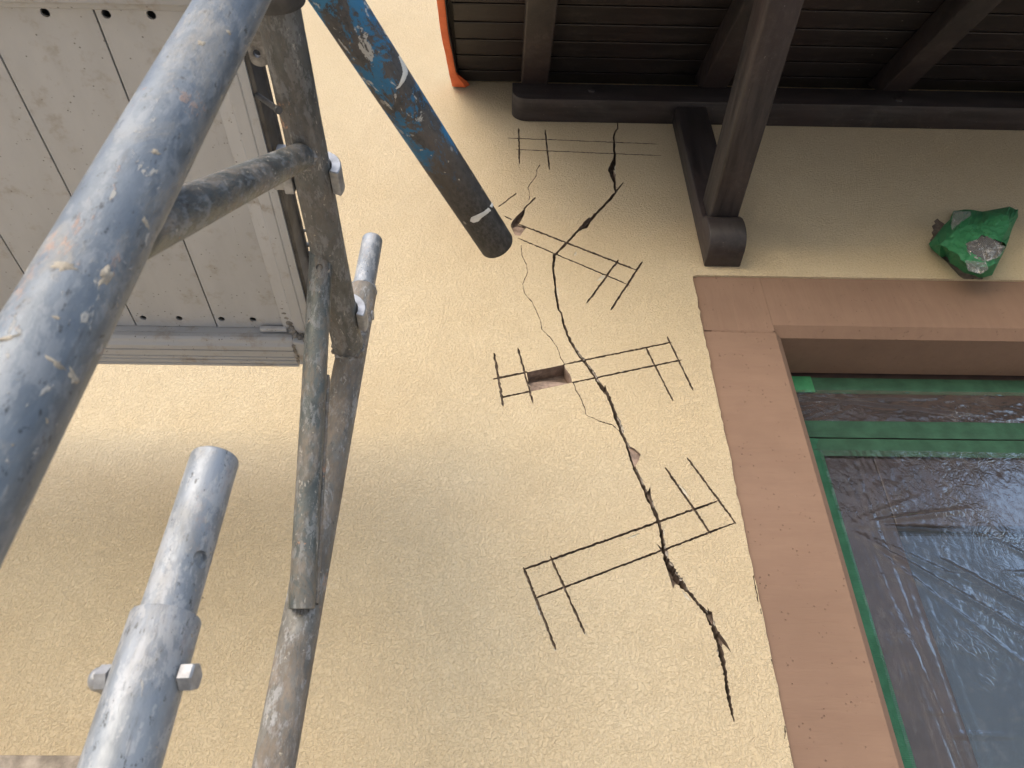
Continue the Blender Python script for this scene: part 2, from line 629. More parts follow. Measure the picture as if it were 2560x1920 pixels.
def tube_geo(r, L, th=.0032, segs=44, holes=(), zseg=24):
    """steel tube along z; holes = (angle, z, radius) pierced in the outer wall"""
    ri = r - th
    e = min(.0016, th * .5)
    if not holes:
        zs = [L * k / zseg for k in range(1, zseg)]
        prof = [(ri, 0), (r - e, 0), (r - e * .3, e * .3), (r, e)] + [(r, z) for z in zs] + \
               [(r, L - e), (r - e * .3, L - e * .3), (r - e, L), (ri, L), (ri, 0)]
        return lathe(prof, segs)
    # outer wall triangulated flat, then rolled up (seam at angle pi)
    W = math.pi * r
    pts, hp = [], []
    for i in range(segs + 1):
        u = -W + 2 * W * i / segs
        for k in range(zseg + 1):
            z = e + (L - 2 * e) * k / zseg
            if all(math.hypot(u - h[0] * r, z - h[1]) > h[2] * 1.35 for h in holes) or i in (0, segs) or k in (0, zseg):
                pts.append(Vector((u, z)))
    for a, z, hr in holes:
        hp.append([len(pts) + q for q in range(20)])
        pts += [Vector((a * r + hr * math.cos(t * math.pi / 10), z + hr * math.sin(t * math.pi / 10))) for t in range(20)]
    edges = [(h[q], h[(q + 1) % 20]) for h in hp for q in range(20)]
    vo, _, fo, *_ = delaunay_2d_cdt(pts, edges, [], 0, 1e-7)
    V, key, mp = [], {}, []
    for v in vo:
        a = v[0] / r
        p = (r * math.cos(a), r * math.sin(a), v[1])
        kk = tuple(round(c * 1e6) for c in p)
        if kk not in key:
            key[kk] = len(V)
            V.append(p)
        mp.append(key[kk])
    Fs = []
    for f in fo:
        cx = sum(vo[i][0] for i in f) / len(f)
        cz = sum(vo[i][1] for i in f) / len(f)
        if any(math.hypot(cx - a * r, cz - z) < hr * .99 for a, z, hr in holes):
            continue
        Fs.append([mp[i] for i in f])
    prof = [(r, e), (r - e * .3, e * .3), (r - e, 0), (ri, 0), (ri, L), (r - e, L), (r - e * .3, L - e * .3), (r, L - e)]
    rims = []
    for a, z, hr in holes:
        rv = []
        for t in range(20):
            u = a * r + hr * math.cos(t * math.pi / 10)
            for rr in (r, ri - .001):
                rv.append((rr * math.cos(u / r), rr * math.sin(u / r), z + hr * math.sin(t * math.pi / 10)))
        rims.append((rv, [(2 * t, 2 * ((t + 1) % 20), 2 * ((t + 1) % 20) + 1, 2 * t + 1) for t in range(20)]))
    light_block = [((ri + .0002) * math.cos(2 * math.pi * i / segs), (ri + .0002) * math.sin(2 * math.pi * i / segs), L - .012) for i in range(segs)]  # inner disc added to keep light out of the pierced tube
    return merge((V, Fs), lathe(prof, segs), (light_block, [list(range(segs))]), *rims)


def splats(r, L, n, seed, size=(.002, .008), zr=None, ar=None, big=()):
    """lumps of dried mortar sitting on a tube of radius r"""
    rnd = random.Random(seed)
    parts = []
    lst = list(big)
    for _ in range(n):
        lst.append((rnd.uniform(*(ar or (-math.pi, math.pi))), rnd.uniform(*(zr or (.02, L - .02))), rnd.uniform(*size) * rnd.uniform(.5, 1)))
    for a, z, s in lst:
        rings, seg = 3, 18
        el = rnd.uniform(.7, 1.9)
        rot = rnd.uniform(0, math.pi)
        ph = rnd.uniform(0, 50)
        V, Fs = [], []
        hgt = s * rnd.uniform(.10, .24)
        V.append((0, 0, hgt))
        for k in range(1, rings + 1):
            t = k / rings
            for q in range(seg):
                b = 2 * math.pi * q / seg
                rr = s * t * (.8 + .75 * noise.noise((math.cos(b) * 1.6 + ph, math.sin(b) * 1.6, ph)) + .5 * noise.noise((math.cos(b) * 4 + ph, math.sin(b) * 4, ph)))
                x, y = rr * math.cos(b) * el, rr * math.sin(b) / el ** .5
                hh = hgt * (1 - t ** 2.2) * (1 + .9 * noise.noise((x * 700, y * 700, ph))) - (.0006 if k == rings else 0)
                V.append((x * math.cos(rot) - y * math.sin(rot), x * math.sin(rot) + y * math.cos(rot), hh))
        for q in range(seg):
            Fs.append((0, 1 + q, 1 + (q + 1) % seg))
            for k in range(rings - 1):
                b0, b1 = 1 + k * seg, 1 + (k + 1) * seg
                Fs.append((b0 + q, b1 + q, b1 + (q + 1) % seg, b0 + (q + 1) % seg))
        W = []
        for x, y, h in V:
            aa = a + x / r
            W.append(((r + h) * math.cos(aa), (r + h) * math.sin(aa), z + y))
        parts.append((W, Fs))
    return merge(*parts)


def make_tube(name, parent, p0, p1, r, mat, ref=None, th=.0032, holes=(), segs=44, splash=0, splash_kw=None, seed=1, wob=.00025, label=None):
    if ref is None:
        mid = (Vector(p0) + Vector(p1)) / 2
        ref = CAMP - mid
    m = frame_matrix(p0, p1, ref)
    L = (Vector(p1) - Vector(p0)).length
    V, Fs = tube_geo(r, L, th, segs, holes)
    o = obj_in_frame(name, V, Fs, mat, parent, m, True, R(35), wob, 30)
    if label:
        o['label'] = label
    if splash or (splash_kw and splash_kw.get('big')):
        V, Fs = splats(r, L, splash, seed, **(splash_kw or {}))
        s = obj_in_frame("dried_mortar", V, Fs, M['splash'], o, m, True, R(60))
        s['kind'] = 'stuff'
    return o, m, L


def hexbolt(name, parent, p, axis, af=.017, h=.009, dome=False, mat=None, washer=True):
    """hexagon head whose seat is at p, pointing along axis"""
    m = frame_matrix(p, Vector(p) + Vector(axis), Vector((0, .35, 1)) if abs(Vector(axis).normalized().z) < .8 else Vector((1, 0, 0)))
    rc = af / math.sqrt(3)
    bm = bmesh.new()
    ring = [bm.verts.new((rc * math.cos(R(60 * i + 12)), rc * math.sin(R(60 * i + 12)), 0)) for i in range(6)]
    top = [bm.verts.new((v.co.x, v.co.y, h * .86)) for v in ring]
    ch = [bm.verts.new((v.co.x * .86, v.co.y * .86, h)) for v in ring]
    for i in range(6):
        j = (i + 1) % 6
        bm.faces.new((ring[i], ring[j], top[j], top[i]))
        bm.faces.new((top[i], top[j], ch[j], ch[i]))
    bm.faces.new(ring[::-1])
    bm.faces.new(ch)
    parts = [bm_out(bm)]
    if dome:
        parts.append(lathe([(rc * .84, h * .9)] + [(rc * .84 * math.cos(t * math.pi / 12), h + rc * .7 * math.sin(t * math.pi / 12)) for t in range(7)], 24))
    if washer:
        parts.append(lathe([(0, -.0012), (rc * 1.12, -.0012), (rc * 1.12, .0006), (0, .0006)], 28))
    V, Fs = merge(*parts)
    return obj_in_frame(name, V, Fs, mat or M['steel'], parent, m, True, R(25))


def weld_ring(name, parent, p, axis, r, rt=.003, n=34, mat=None, seed=0, ecc=None):
    """a bead of weld round a tube joint, the ring in the plane across axis"""
    m = frame_matrix(p, Vector(p) + Vector(axis), Vector((.3, .5, .9)))
    V, Fs = [], []
    segs, k = 72, 8
    for i in range(segs):
        a = 2 * math.pi * i / segs
        rr = rt * (1 + .35 * math.sin(a * n) + .4 * noise.noise((math.cos(a) * 4 + seed, math.sin(a) * 4, seed)))
        for q in range(k):
            b = 2 * math.pi * q / k
            V.append(((r + rr * math.cos(b)) * math.cos(a), (r + rr * math.cos(b)) * math.sin(a), rr * math.sin(b)))
    for i in range(segs):
        for q in range(k):
            j, s = (i + 1) % segs, (q + 1) % k
            Fs.append((i * k + q, j * k + q, j * k + s, i * k + s))
    return obj_in_frame(name, V, Fs, mat or M['weld'], parent, m, True, R(70))


def hole_shade_disc(parent, m, r, a, z, hr):
    """black disc set inside a bolt hole, the shade put into its colour"""
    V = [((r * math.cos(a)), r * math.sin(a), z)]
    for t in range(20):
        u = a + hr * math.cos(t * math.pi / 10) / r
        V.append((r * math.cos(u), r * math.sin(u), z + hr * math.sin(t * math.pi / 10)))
    return obj_in_frame("bolt_hole_shade", V, [(0, 1 + t, 1 + (t + 1) % 20) for t in range(20)], M['black'], parent, m, False)  # black stands for the shade down the hole


# ------------------------------------------------------------------ ground
g = mesh_obj("ground", [(-400, -400, 0), (400, -400, 0), (400, 400, 0), (-400, 400, 0)], [(0, 1, 2, 3)], M['ground'], origin=(0, 0, 0))
tag(g, kind='structure')

# ------------------------------------------------------------------ house wall: stucco skin with the crack and the saw cuts recessed
POLYS = []          # (points in wall x,z ; kind ; depth)
rj = random.Random(3)


def wallpt(p):
    q = PY(p[0], p[1], D)
    return Vector((q.x, q.z))


def strip(pts, kind, depth, jit=.16, step=7.0):
    """centre line (px, py, full width in px) -> ragged polygon"""
    dense = []
    for (x0, y0, w0), (x1, y1, w1) in zip(pts, pts[1:]):
        n = max(1, int(math.hypot(x1 - x0, y1 - y0) / step))
        for k in range(n):
            t = k / n
            dense.append((x0 + (x1 - x0) * t, y0 + (y1 - y0) * t, w0 + (w1 - w0) * t))
    dense.append(pts[-1])
    A, B = [], []
    for i, (x, y, wd) in enumerate(dense):
        xa, ya = dense[max(0, i - 1)][:2]
        xb, yb = dense[min(len(dense) - 1, i + 1)][:2]
        dx, dy = xb - xa, yb - ya
        l = math.hypot(dx, dy) or 1
        nx, ny = -dy / l, dx / l
        ha = wd * .5 * (1 + rj.uniform(-jit, jit) * 2)
        hb = wd * .5 * (1 + rj.uniform(-jit, jit) * 2)
        s = rj.uniform(-jit, jit) * wd * .35
        A.append((x + nx * (ha + s), y + ny * (ha + s)))
        B.append((x - nx * (hb - s), y - ny * (hb - s)))
    POLYS.append(([wallpt(p) for p in A + B[::-1]], kind, depth))


def conv(f, s, pts, wmul=1.0):
    return [(*f(x, y), wd * s * wmul) for x, y, wd in pts]


def poly(f, pts, kind, depth):
    POLYS.append(([wallpt(f(x, y)) for x, y in pts], kind, depth))


main7 = [(815, 5, 5), (817, 45, 5), (803, 62, 6), (795, 90, 9), (800, 110, 10), (799, 150, 9), (803, 190, 12), (795, 230, 20), (785, 262, 26),
         (795, 300, 18), (803, 340, 10), (808, 375, 11), (780, 410, 12), (730, 460, 10), (680, 515, 16), (640, 550, 18), (605, 580, 10),
         (575, 615, 12), (555, 635, 10), (520, 672, 10), (490, 700, 12), (484, 740, 11), (483, 780, 10), (492, 840, 10), (497, 900, 12),
         (507, 960, 11), (512, 985, 8), (525, 1000, 8), (535, 1050, 9), (555, 1110, 13), (580, 1160, 11), (610, 1210, 11), (650, 1260, 13),
         (690, 1315, 14), (710, 1350, 12), (740, 1390, 15), (765, 1420, 15), (785, 1470, 14), (800, 1520, 16), (820, 1570, 15), (840, 1620, 13), (855, 1655, 12)]
main8 = [(575, 55, 12), (600, 105, 12), (612, 140, 13), (630, 200, 12), (645, 240, 12), (670, 290, 12), (695, 345, 14),
         (715, 390, 17), (735, 430, 15), (755, 480, 16), (765, 520, 17), (775, 570, 15), (780, 620, 16), (790, 660, 16), (812, 705, 26), (850, 768, 28),
         (890, 810, 16), (940, 870, 11), (985, 920, 15), (1005, 960, 20), (1020, 990, 18), (1042, 1040, 26), (1050, 1090, 18), (1062, 1140, 17),
         (1073, 1200, 15), (1080, 1260, 15), (1092, 1330, 14), (1105, 1390, 11), (1117, 1438, 4)]
strip(conv(z7, .48222, main7[:-1], 1.12) + conv(z8, .52425, main8, 1.15), 'crack', .030, .19, 5)
full = conv(z7, .48222, main7[26:-1]) + conv(z8, .52425, main8[:-3])
for k0 in range(0, len(full) - 3, 2):
    seg = full[k0:k0 + 4]
    if rj.random() < .72:
        sg = 1 if rj.random() < .8 else -1
        strip([(x + sg * w_ * .42, y, max(1.2, w_ * f_)) for (x, y, w_), f_ in zip(seg, (.15, .75 + .5 * rj.random(), .75, .15))], 'broken_edge', .0045, .3, 4)
strip(conv(z7, .48222, [(805, 375, 11), (825, 350, 9), (847, 325, 4)]), 'crack', .02)
poly(z8, [(602, 118), (640, 135), (671, 163), (660, 195), (646, 218), (630, 205), (618, 165)], 'chip_brown', .007)
poly(z8, [(700, 350), (717, 318), (719, 355), (735, 420), (722, 425)], 'crack', .012)
poly(z8, [(748, 590), (772, 610), (785, 650), (770, 630)], 'crack', .02)
poly(z8, [(783, 668), (806, 740), (826, 805), (834, 782), (880, 800), (850, 740), (810, 690)], 'crack', .022)
poly(z8, [(1015, 985), (1050, 1020), (1080, 1060), (1103, 1108), (1072, 1075), (1040, 1058)], 'crack', .014)
poly(z8, [(988, 890), (998, 910), (1012, 915), (1020, 970), (1000, 955)], 'crack', .012)
poly(z7, [(668, 505), (690, 508), (660, 560), (618, 572), (640, 530)], 'crack', .013)
poly(z7, [(745, 1398), (752, 1372), (768, 1420), (760, 1430)], 'crack', .014)


def cut(f, s, x0, y0, x1, y1, wd, depth=.009, kind='saw_cut'):
    strip(conv(f, s, [(x0, y0, wd * .45), (x0 + (x1 - x0) * .05, y0 + (y1 - y0) * .05, wd), (x0 + (x1 - x0) * .95, y0 + (y1 - y0) * .95, wd), (x1, y1, wd * .35)]), kind, depth, .22, 5)


C7, C8 = (z7, .48222), (z8, .52425)
for a in [(305, 43, 308, 228, 8), (441, 50, 464, 258, 8),                                                   # topmost set
          (230, 498, 270, 517, 6), (300, 538, 920, 780, 8), (300, 612, 880, 857, 6), (293, 380, 200, 450, 6), (392, 402, 330, 462, 7),
          (822, 725, 657, 950, 10), (946, 734, 781, 986, 11),                                              # tilted set
          (170, 1344, 350, 1306, 9), (535, 1268, 1097, 1152, 8), (215, 1438, 372, 1405, 8), (580, 1362, 1152, 1243, 8),
          (177, 1208, 224, 1485, 12), (299, 1180, 379, 1470, 10), (965, 1183, 1104, 1456, 9), (1074, 1122, 1209, 1403, 9)]:
    cut(*C7, *a)
for a in [(112, 713, 1044, 384, 11), (165, 851, 1124, 489, 10), (112, 702, 266, 1094, 12), (239, 648, 405, 1019, 11),
          (788, 226, 1005, 543, 11), (893, 181, 1127, 496, 9)]:
    cut(*C8, *a)
cut(*C7, 247, 93, 1035, 125, 4.2, .003, 'scored_line')
cut(*C7, 290, 153, 1045, 185, 4.2, .003, 'scored_line')
poly(z7, [(340, 455), (331, 495), (318, 520), (300, 548), (262, 548), (272, 525), (292, 500)], 'crack', .016)
poly(z7, [(262, 550), (300, 545), (345, 556), (330, 575), (312, 600), (285, 598)], 'chip_brown', .005)
poly(z7, [(345, 1309), (400, 1296), (470, 1283), (540, 1268), (548, 1290), (570, 1318), (577, 1340), (581, 1362), (500, 1380), (430, 1394), (368, 1408), (356, 1365)], 'pocket', .036)
hair = [[(415, 232), (400, 255), (395, 290), (365, 330), (352, 350), (362, 380), (358, 415)],
        [(318, 650), (320, 700), (345, 750), (350, 790), (325, 850), (335, 900), (375, 945), (395, 990), (415, 1035), (425, 1085), (470, 1130), (505, 1180), (520, 1230), (545, 1270)],
        [(588, 1362), (600, 1400), (625, 1440), (645, 1490), (655, 1530), (720, 1560), (790, 1580), (815, 1605), (838, 1625)]]
for i, h in enumerate(hair):
    strip(conv(z7, .48222, [(x, y, (3.2, 3.6, 4.2)[i]) for x, y in h]), 'hairline_crack', .004, .45, 4)
for h in ([(1298, 1140), (1303, 1165)], [(1331, 1262), (1336, 1310), (1345, 1342)], [(1361, 1458), (1364, 1495), (1362, 1520)], [(1384, 1556), (1394, 1600), (1407, 1655)], [(1210, 742), (1222, 800), (1234, 870)], [(1246, 900), (1250, 925)]):
    strip(conv(z8, .52425, [(x - 3, y, 5.5) for x, y in h]), 'hairline_crack', .004, .4, 4)
# flakes of finish coat knocked off beside the cuts
for f, pts in [(z7, [(590, 695), (600, 680), (606, 684), (602, 700), (594, 704)]), (z7, [(706, 835), (738, 800), (755, 812), (735, 828)]),
               (z7, [(500, 870), (508, 868), (514, 900), (508, 930), (502, 915)]), (z7, [(803, 230), (807, 245), (806, 290), (799, 260)]),
               (z7, [(830, 1575), (842, 1580), (850, 1610), (842, 1615)]), (z7, [(836, 1310), (845, 1298), (858, 1306), (850, 1316)]),
               (z8, [(868, 815), (890, 830), (915, 866), (900, 860), (882, 845)]), (z8, [(845, 300), (880, 330), (900, 362), (888, 372), (862, 335)]),
               (z8, [(595, 568), (640, 548), (668, 538), (640, 560)]), (z8, [(170, 880), (178, 878), (195, 930), (188, 935)]),
               (z8, [(775, 505), (783, 525), (788, 555), (780, 548)]), (z8, [(255, 1088), (268, 1086), (272, 1098), (262, 1102)]),
               (z8, [(396, 1010), (410, 1012), (408, 1024), (400, 1022)]), (z8, [(785, 670), (795, 700), (800, 722), (788, 690)]),
               (z8, [(1035, 1060), (1058, 1066), (1060, 1080), (1036, 1076)])]:
    poly(f, pts, 'white_chip', .0014)
# bare plaster left round the wrapped lamp
poly(zl, [(520, 830), (570, 760), (545, 700), (580, 655), (550, 590), (612, 545), (588, 505), (650, 455), (690, 500), (740, 530), (780, 560), (900, 800),
          (1300, 1380), (1440, 1490), (1400, 1525), (1290, 1500), (1200, 1528), (1090, 1500), (1010, 1440), (960, 1380), (880, 1300), (800, 1200), (700, 1120), (640, 1060), (560, 960)], 'bare_patch', .003)

# window surround outline cut out of the skin with a ragged edge
XL = PY(1733, 694, D).x
XL2 = PY(1983, 1920, D).x
ZT = PY(1900, 690, D).z
XR, ZS = 2.05, 0.62
XL = (XL + XL2) / 2
edge = []
n = 150
for k in range(n + 1):
    z = ZS + (ZT - ZS) * k / n
    edge.append(Vector((XL + .0030 * noise.noise((z * 60, 0, 1)) + .0020 * noise.noise((z * 260, 0, 2)) + .0016 * noise.noise((z * 9, 0, 4)), z)))
edge[-1] = Vector((XL + .002, ZT - .003))
n = 130
for k in range(1, n):
    x = XL + (XR - XL) * k / n
    edge.append(Vector((x, ZT + .0012 * noise.noise((x * 70, 5, 1)) + .0006 * noise.noise((x * 300, 5, 2)))))
edge += [Vector((XR, ZT)), Vector((XR, ZS))]
POLYS.append((edge, 'window', .02))

WX0, WX1, WZ0, WZ1 = -6.0, 5.0, 0.0, 7.0
pts = [Vector((WX0, WZ0)), Vector((WX1, WZ0)), Vector((WX1, WZ1)), Vector((WX0, WZ1))]
edges = [(0, 1), (1, 2), (2, 3), (3, 0)]
for p, kind, dep in POLYS:
    k = len(pts)
    pts += p
    edges += [(k + i, k + (i + 1) % len(p)) for i in range(len(p))]
vo, eo, fo, *_ = delaunay_2d_cdt(pts, edges, [], 0, 1e-6)
boxes = [(min(v.x for v in p), max(v.x for v in p), min(v.y for v in p), max(v.y for v in p)) for p, _, _ in POLYS]


def winding(p, x, y):
    wn_ = 0
    n_ = len(p)
    for i in range(n_):
        a, b = p[i], p[(i + 1) % n_]
        if a.y <= y:
            if b.y > y and (b.x - a.x) * (y - a.y) - (x - a.x) * (b.y - a.y) > 0:
                wn_ += 1
        elif b.y <= y and (b.x - a.x) * (y - a.y) - (x - a.x) * (b.y - a.y) < 0:
            wn_ -= 1
    return wn_


owner = []
for f in fo:
    cx = sum(vo[i].x for i in f) / 3
    cy = sum(vo[i].y for i in f) / 3
    best, bd = -1, 0
    for i, (p, kind, dep) in enumerate(POLYS):
        b = boxes[i]
        if b[0] <= cx <= b[1] and b[2] <= cy <= b[3] and dep > bd and winding(p, cx, cy) != 0:
            best, bd = i, dep
    owner.append(best)

wall = thing("house_wall", (0, D, 0), "cream yellow stucco house wall split by a long jagged crack with sawn cuts across it", "wall")
skinF = [f if (vo[f[1]] - vo[f[0]]).cross(vo[f[2]] - vo[f[0]]) < 0 else f[::-1] for f, o_ in zip(fo, owner) if o_ < 0]
# face normals must look towards the yard (-y)
skinF = [f[::-1] for f in skinF]
sk = mesh_obj("stucco_skin", [(v.x, D, v.y) for v in vo], skinF, M['stucco'], wall, origin=(0, D, 0))
MATK = {'broken_edge': 'grey', 'crack': 'mortar', 'saw_cut': 'mortar', 'scored_line': 'mortar', 'pocket': 'stone', 'hairline_crack': 'mortar', 'white_chip': 'white', 'chip_brown': 'stone', 'bare_patch': 'bare'}
NAMEK = {'broken_edge': 'broken_plaster_edge', 'crack': 'crack', 'saw_cut': 'saw_cut', 'scored_line': 'scored_line', 'pocket': 'chiselled_pocket', 'hairline_crack': 'hairline_crack',
         'white_chip': 'chipped_spot', 'chip_brown': 'broken_out_spot', 'bare_patch': 'bare_plaster_patch'}
efaces = {}
for fi, f in enumerate(fo):
    for i in range(3):
        e = tuple(sorted((f[i], f[(i + 1) % 3])))
        efaces.setdefault(e, []).append(fi)
geo = {}


def wv(own, v, dep, kind):
    V, Fs, mp = geo.setdefault(own, ([], [], {}))
    k = (v, round(dep, 5))
    if k not in mp:
        mp[k] = len(V)
        d2 = dep
        V.append((vo[v].x, D + d2, vo[v].y))
    return mp[k]


for fi, f in enumerate(fo):
    o_ = owner[fi]
    if o_ >= 0 and POLYS[o_][1] != 'window':
        d_ = POLYS[o_][2]
        idx = [wv(o_, v, d_, 0) for v in f]
        geo[o_][1].append(idx)
for e, fs in efaces.items():
    if len(fs) != 2:
        continue
    da = POLYS[owner[fs[0]]][2] if owner[fs[0]] >= 0 else 0
    db = POLYS[owner[fs[1]]][2] if owner[fs[1]] >= 0 else 0
    if abs(da - db) < 1e-6:
        continue
    deep = owner[fs[0]] if da > db else owner[fs[1]]
    a, b = e
    lo, hi = min(da, db), max(da, db)
    if POLYS[deep][1] == 'window':
        continue
    # thin yellow finish coat, then the grey-brown base
    q = [wv(deep, a, lo, 0), wv(deep, b, lo, 0), wv(deep, b, hi, 0), wv(deep, a, hi, 0)]
    geo[deep][1].append(q)
for own, (V, Fs, mp) in geo.items():
    if not Fs:
        continue
    kind = POLYS[own][1]
    mesh_obj(NAMEK[kind], V, Fs, M[MATK[kind]], wall)
# rim of the skin round the window (4 mm of plaster, broken edge)
V, Fs = [], []
for i in range(len(edge) - 1):
    a, b = edge[i], edge[i + 1]
    k = len(V)
    V += [(a.x, D, a.y), (b.x, D, b.y), (b.x + .0005, D + .02, b.y), (a.x + .0005, D + .02, a.y)]
    Fs.append((k, k + 1, k + 2, k + 3))
mesh_obj("plaster_edge", V, Fs, M['stucco'], wall)
# stone left standing in the chiselled pocket
sp = [(352, 1352), (385, 1336), (440, 1330), (500, 1334), (572, 1341), (579, 1360), (500, 1378), (430, 1392), (369, 1405), (358, 1372)]
V, Fs = [], []
for j, (x, y) in enumerate(sp):
    p = wallpt(z7(x, y))
    V.append((p.x, D + .010 + (.006 if j < 5 else 0), p.y))
    V.append((p.x, D + .035, p.y))
c = wallpt(z7(465, 1366))
V.append((c.x, D + .008, c.y))
n = len(sp)
for j in range(n):
    k = (j + 1) % n
    Fs.append((2 * j, 2 * k, 2 * n))
    Fs.append((2 * j, 2 * j + 1, 2 * k + 1, 2 * k))
mesh_obj("exposed_stone", V, Fs, M['stone'], wall)
# solid wall body behind the skin (leaves the window opening free)
YB = D + .062
body = merge(box(WX0, XL + .02, YB, YB + .3, 0, WZ1), box(XR - .02, WX1, YB, YB + .3, 0, WZ1),
             box(XL + .02, XR - .02, YB, YB + .3, ZT - .02, WZ1), box(XL + .02, XR - .02, YB, YB + .3, 0, ZS + .02))
mesh_obj("wall_body", *body, M['mortar'], wall)

# ------------------------------------------------------------------ window with its painted surround
YF = D + .006
CH = .0208
Z1 = PY(2100, 815, YF).z
Z0 = Z1 - CH
XJ = PY(1935, 850, YF).x
XJ2 = PY(2260, 1920, YF).x
XJ = (XJ + XJ2) / 2
XJR = XR - (XJ - XL)
win = thing("window", ((XL + XR) / 2, D, ZS), "dark framed window set deep in a wide brown painted plaster surround", "window")
YR = DW - .002
head = merge(prism([(YF, Z1), (YF, ZT + .02), (YR, ZT + .02), (YR, Z0), (YF + CH, Z0)], 'x', XJ, XJR),
             box(XL - .012, XJ - .0005, YF, YR, Z0 + .0015, ZT + .02), box(XJR + .0005, XR + .012, YF, YR, Z0 + .0015, ZT + .02))
hd = mesh_obj("lintel_surround", *head, M['trim_head'], win)
CHJ = .016
mesh_obj("jamb_surround", *prism([(XL - .012, YF), (XJ, YF), (XJ + CHJ, YF + CHJ), (XJ + CHJ, YR), (XL - .012, YR)], 'z', ZS + .05, Z0 - .002), M['trim_jamb'], win)
mesh_obj("jamb_surround", *prism([(XR + .012, YF), (XJR, YF), (XJR - CHJ, YF + CHJ), (XJR - CHJ, YR), (XR + .012, YR)], 'z', ZS + .05, Z0 - .002), M['trim_jamb'], win)
mesh_obj("sill", *box(XL - .03, XR + .03, D - .04, YR, ZS, ZS + .05, .006), M['trim_head'], win)
# cracked filler in the joint of lintel and jamb
V, Fs = [], []
N_ = 60
for k in range(N_ + 1):
    t = k / N_
    x = XL + .02 + (XJ - .004 - XL - .02) * t
    zc = Z0 - .0005 + .0016 * noise.noise((x * 90, 3, 0)) + .0008 * noise.noise((x * 350, 1, 0))
    hw = .0014 + .0042 * t * (0.55 + .8 * abs(noise.noise((x * 160, 7, 0))))
    yo = YF - .0012 - .0012 * abs(noise.noise((x * 260, 2, 0)))
    V += [(x, YF + .0006, zc + hw + .001), (x, yo, zc + hw * .6), (x, yo + .0008, zc), (x, yo, zc - hw * .5), (x, YF + .0006, zc - hw - .001)]
for k in range(N_):
    for q in range(4):
        Fs.append((k * 5 + q, k * 5 + 5 + q, k * 5 + 6 + q, k * 5 + 1 + q))
mesh_obj("joint_filler", V, Fs, M['trim_jamb'], win)

ZG = PY(2100, 1098, DW).z           # gap between frame head and sash
XFL = XJ - .02                       # frame runs behind the jamb
XFR = XJR + .02
mesh_obj("window_frame", *merge(box(XFL, XFR, DW + .001, DW + .07, ZG + .002, Z0 + .03, .003),
                               box(XFL, XJ + .012, DW + .003, DW + .07, ZS + .05, ZG + .0015), box(XJR - .012, XFR, DW + .003, DW + .07, ZS + .05, ZG + .0015)), M['frame'], win)
XST = PY(2375, 1700, DW).x
ZRL = PY(2237, 1312, DW).z
XS0 = XJ + .0135
XS1 = XJR - .0135
sash = mesh_obj("sash", *merge(box(XS0, XST, DW + .002, DW + .06, ZS + .06, ZG - .003, .003), box(XS1 - .1, XS1, DW + .002, DW + .06, ZS + .06, ZG - .003, .003),
                               box(XST + .0005, XS1 - .1005, DW + .002, DW + .06, ZRL, ZG - .003, .003), box(XST + .0005, XS1 - .1005, DW + .002, DW + .06, ZS + .06, ZS + .16, .003)), M['frame'], win)
mesh_obj("pane", *box(XST - .01, XS1 - .09, DW + .026, DW + .032, ZS + .15, ZRL + .01), M['glass'], sash, origin=None)
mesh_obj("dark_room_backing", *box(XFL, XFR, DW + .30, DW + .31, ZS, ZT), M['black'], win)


def ribbon(x0, x1, zt, zb, y, nx, nz, wave, mat, name, seed=0, rag=.0008, curl=0.0, bulge=0.0):
    """masking tape pressed on a surface facing -y; zt/zb = top and bottom edge"""
    V, Fs = [], []
    for i in range(nx + 1):
        t = i / nx
        x = x0 + (x1 - x0) * t
        for k in range(nz + 1):
            s = k / nz
            za = zt + rag * noise.noise((x * 9, seed, 0))
            zc = zb + rag * noise.noise((x * 7, seed + 3, 0))
            z = za + (zc - za) * s
            crease = .0016 * max(0, 1 - abs(s - .68 - .1 * noise.noise((x * 3, seed, 1))) * 9)
            yy = y - .0006 - wave * (.5 + .5 * noise.noise((x * 16, z * 50, seed))) - crease - bulge * math.sin(s * math.pi) - curl * s ** 3
            V.append((x, yy, z))
    for i in range(nx):
        for k in range(nz):
            a = i * (nz + 1) + k
            Fs.append((a, a + nz + 1, a + nz + 2, a + 1))
    return mesh_obj(name, V, Fs, mat, None, smooth=True)


TG = "green masking tape strips on the window"
XT0 = XJ + .004
t1 = ribbon(XT0, XS1 + .01, PY(2100, 946, DW).z, PY(2100, 985, DW).z, DW, 120, 10, .0012, M['green'], "masking_tape", 1)
tag(t1, "green tape strip pressed along the top of the window frame, right under the brown lintel", "tape", TG)
t2 = ribbon(XT0, XS1 + .01, PY(2100, 1055, DW).z, PY(2100, 1096.5, DW).z, DW - .0032, 120, 10, .0012, M['green'], "masking_tape.001", 5)
tag(t2, "green tape strip under the narrow band of film, upper one of the touching pair", "tape", TG)
t3 = ribbon(XS0 + .008, XS1, PY(2100, 1100, DW).z, PY(2100, 1143, DW).z, DW - .0036, 120, 10, .0012, M['green'], "masking_tape.002", 9, bulge=.002)
tag(t3, "green tape strip topping the large plastic sheet, lower one of the touching pair", "tape", TG)
t3b = ribbon(XT0 - .001, PY(2030, 960, DW).x, PY(2100, 945, DW).z, PY(2100, 984, DW).z, DW - .0032, 12, 8, .0006, M['green_wrap'], "masking_tape.003", 21)
tag(t3b, "short bright green tape piece overlapping the left end of the topmost strip", "tape", TG)
XTV = PY(2128, 1380, DW).x
V, Fs = [], []
nz = 300
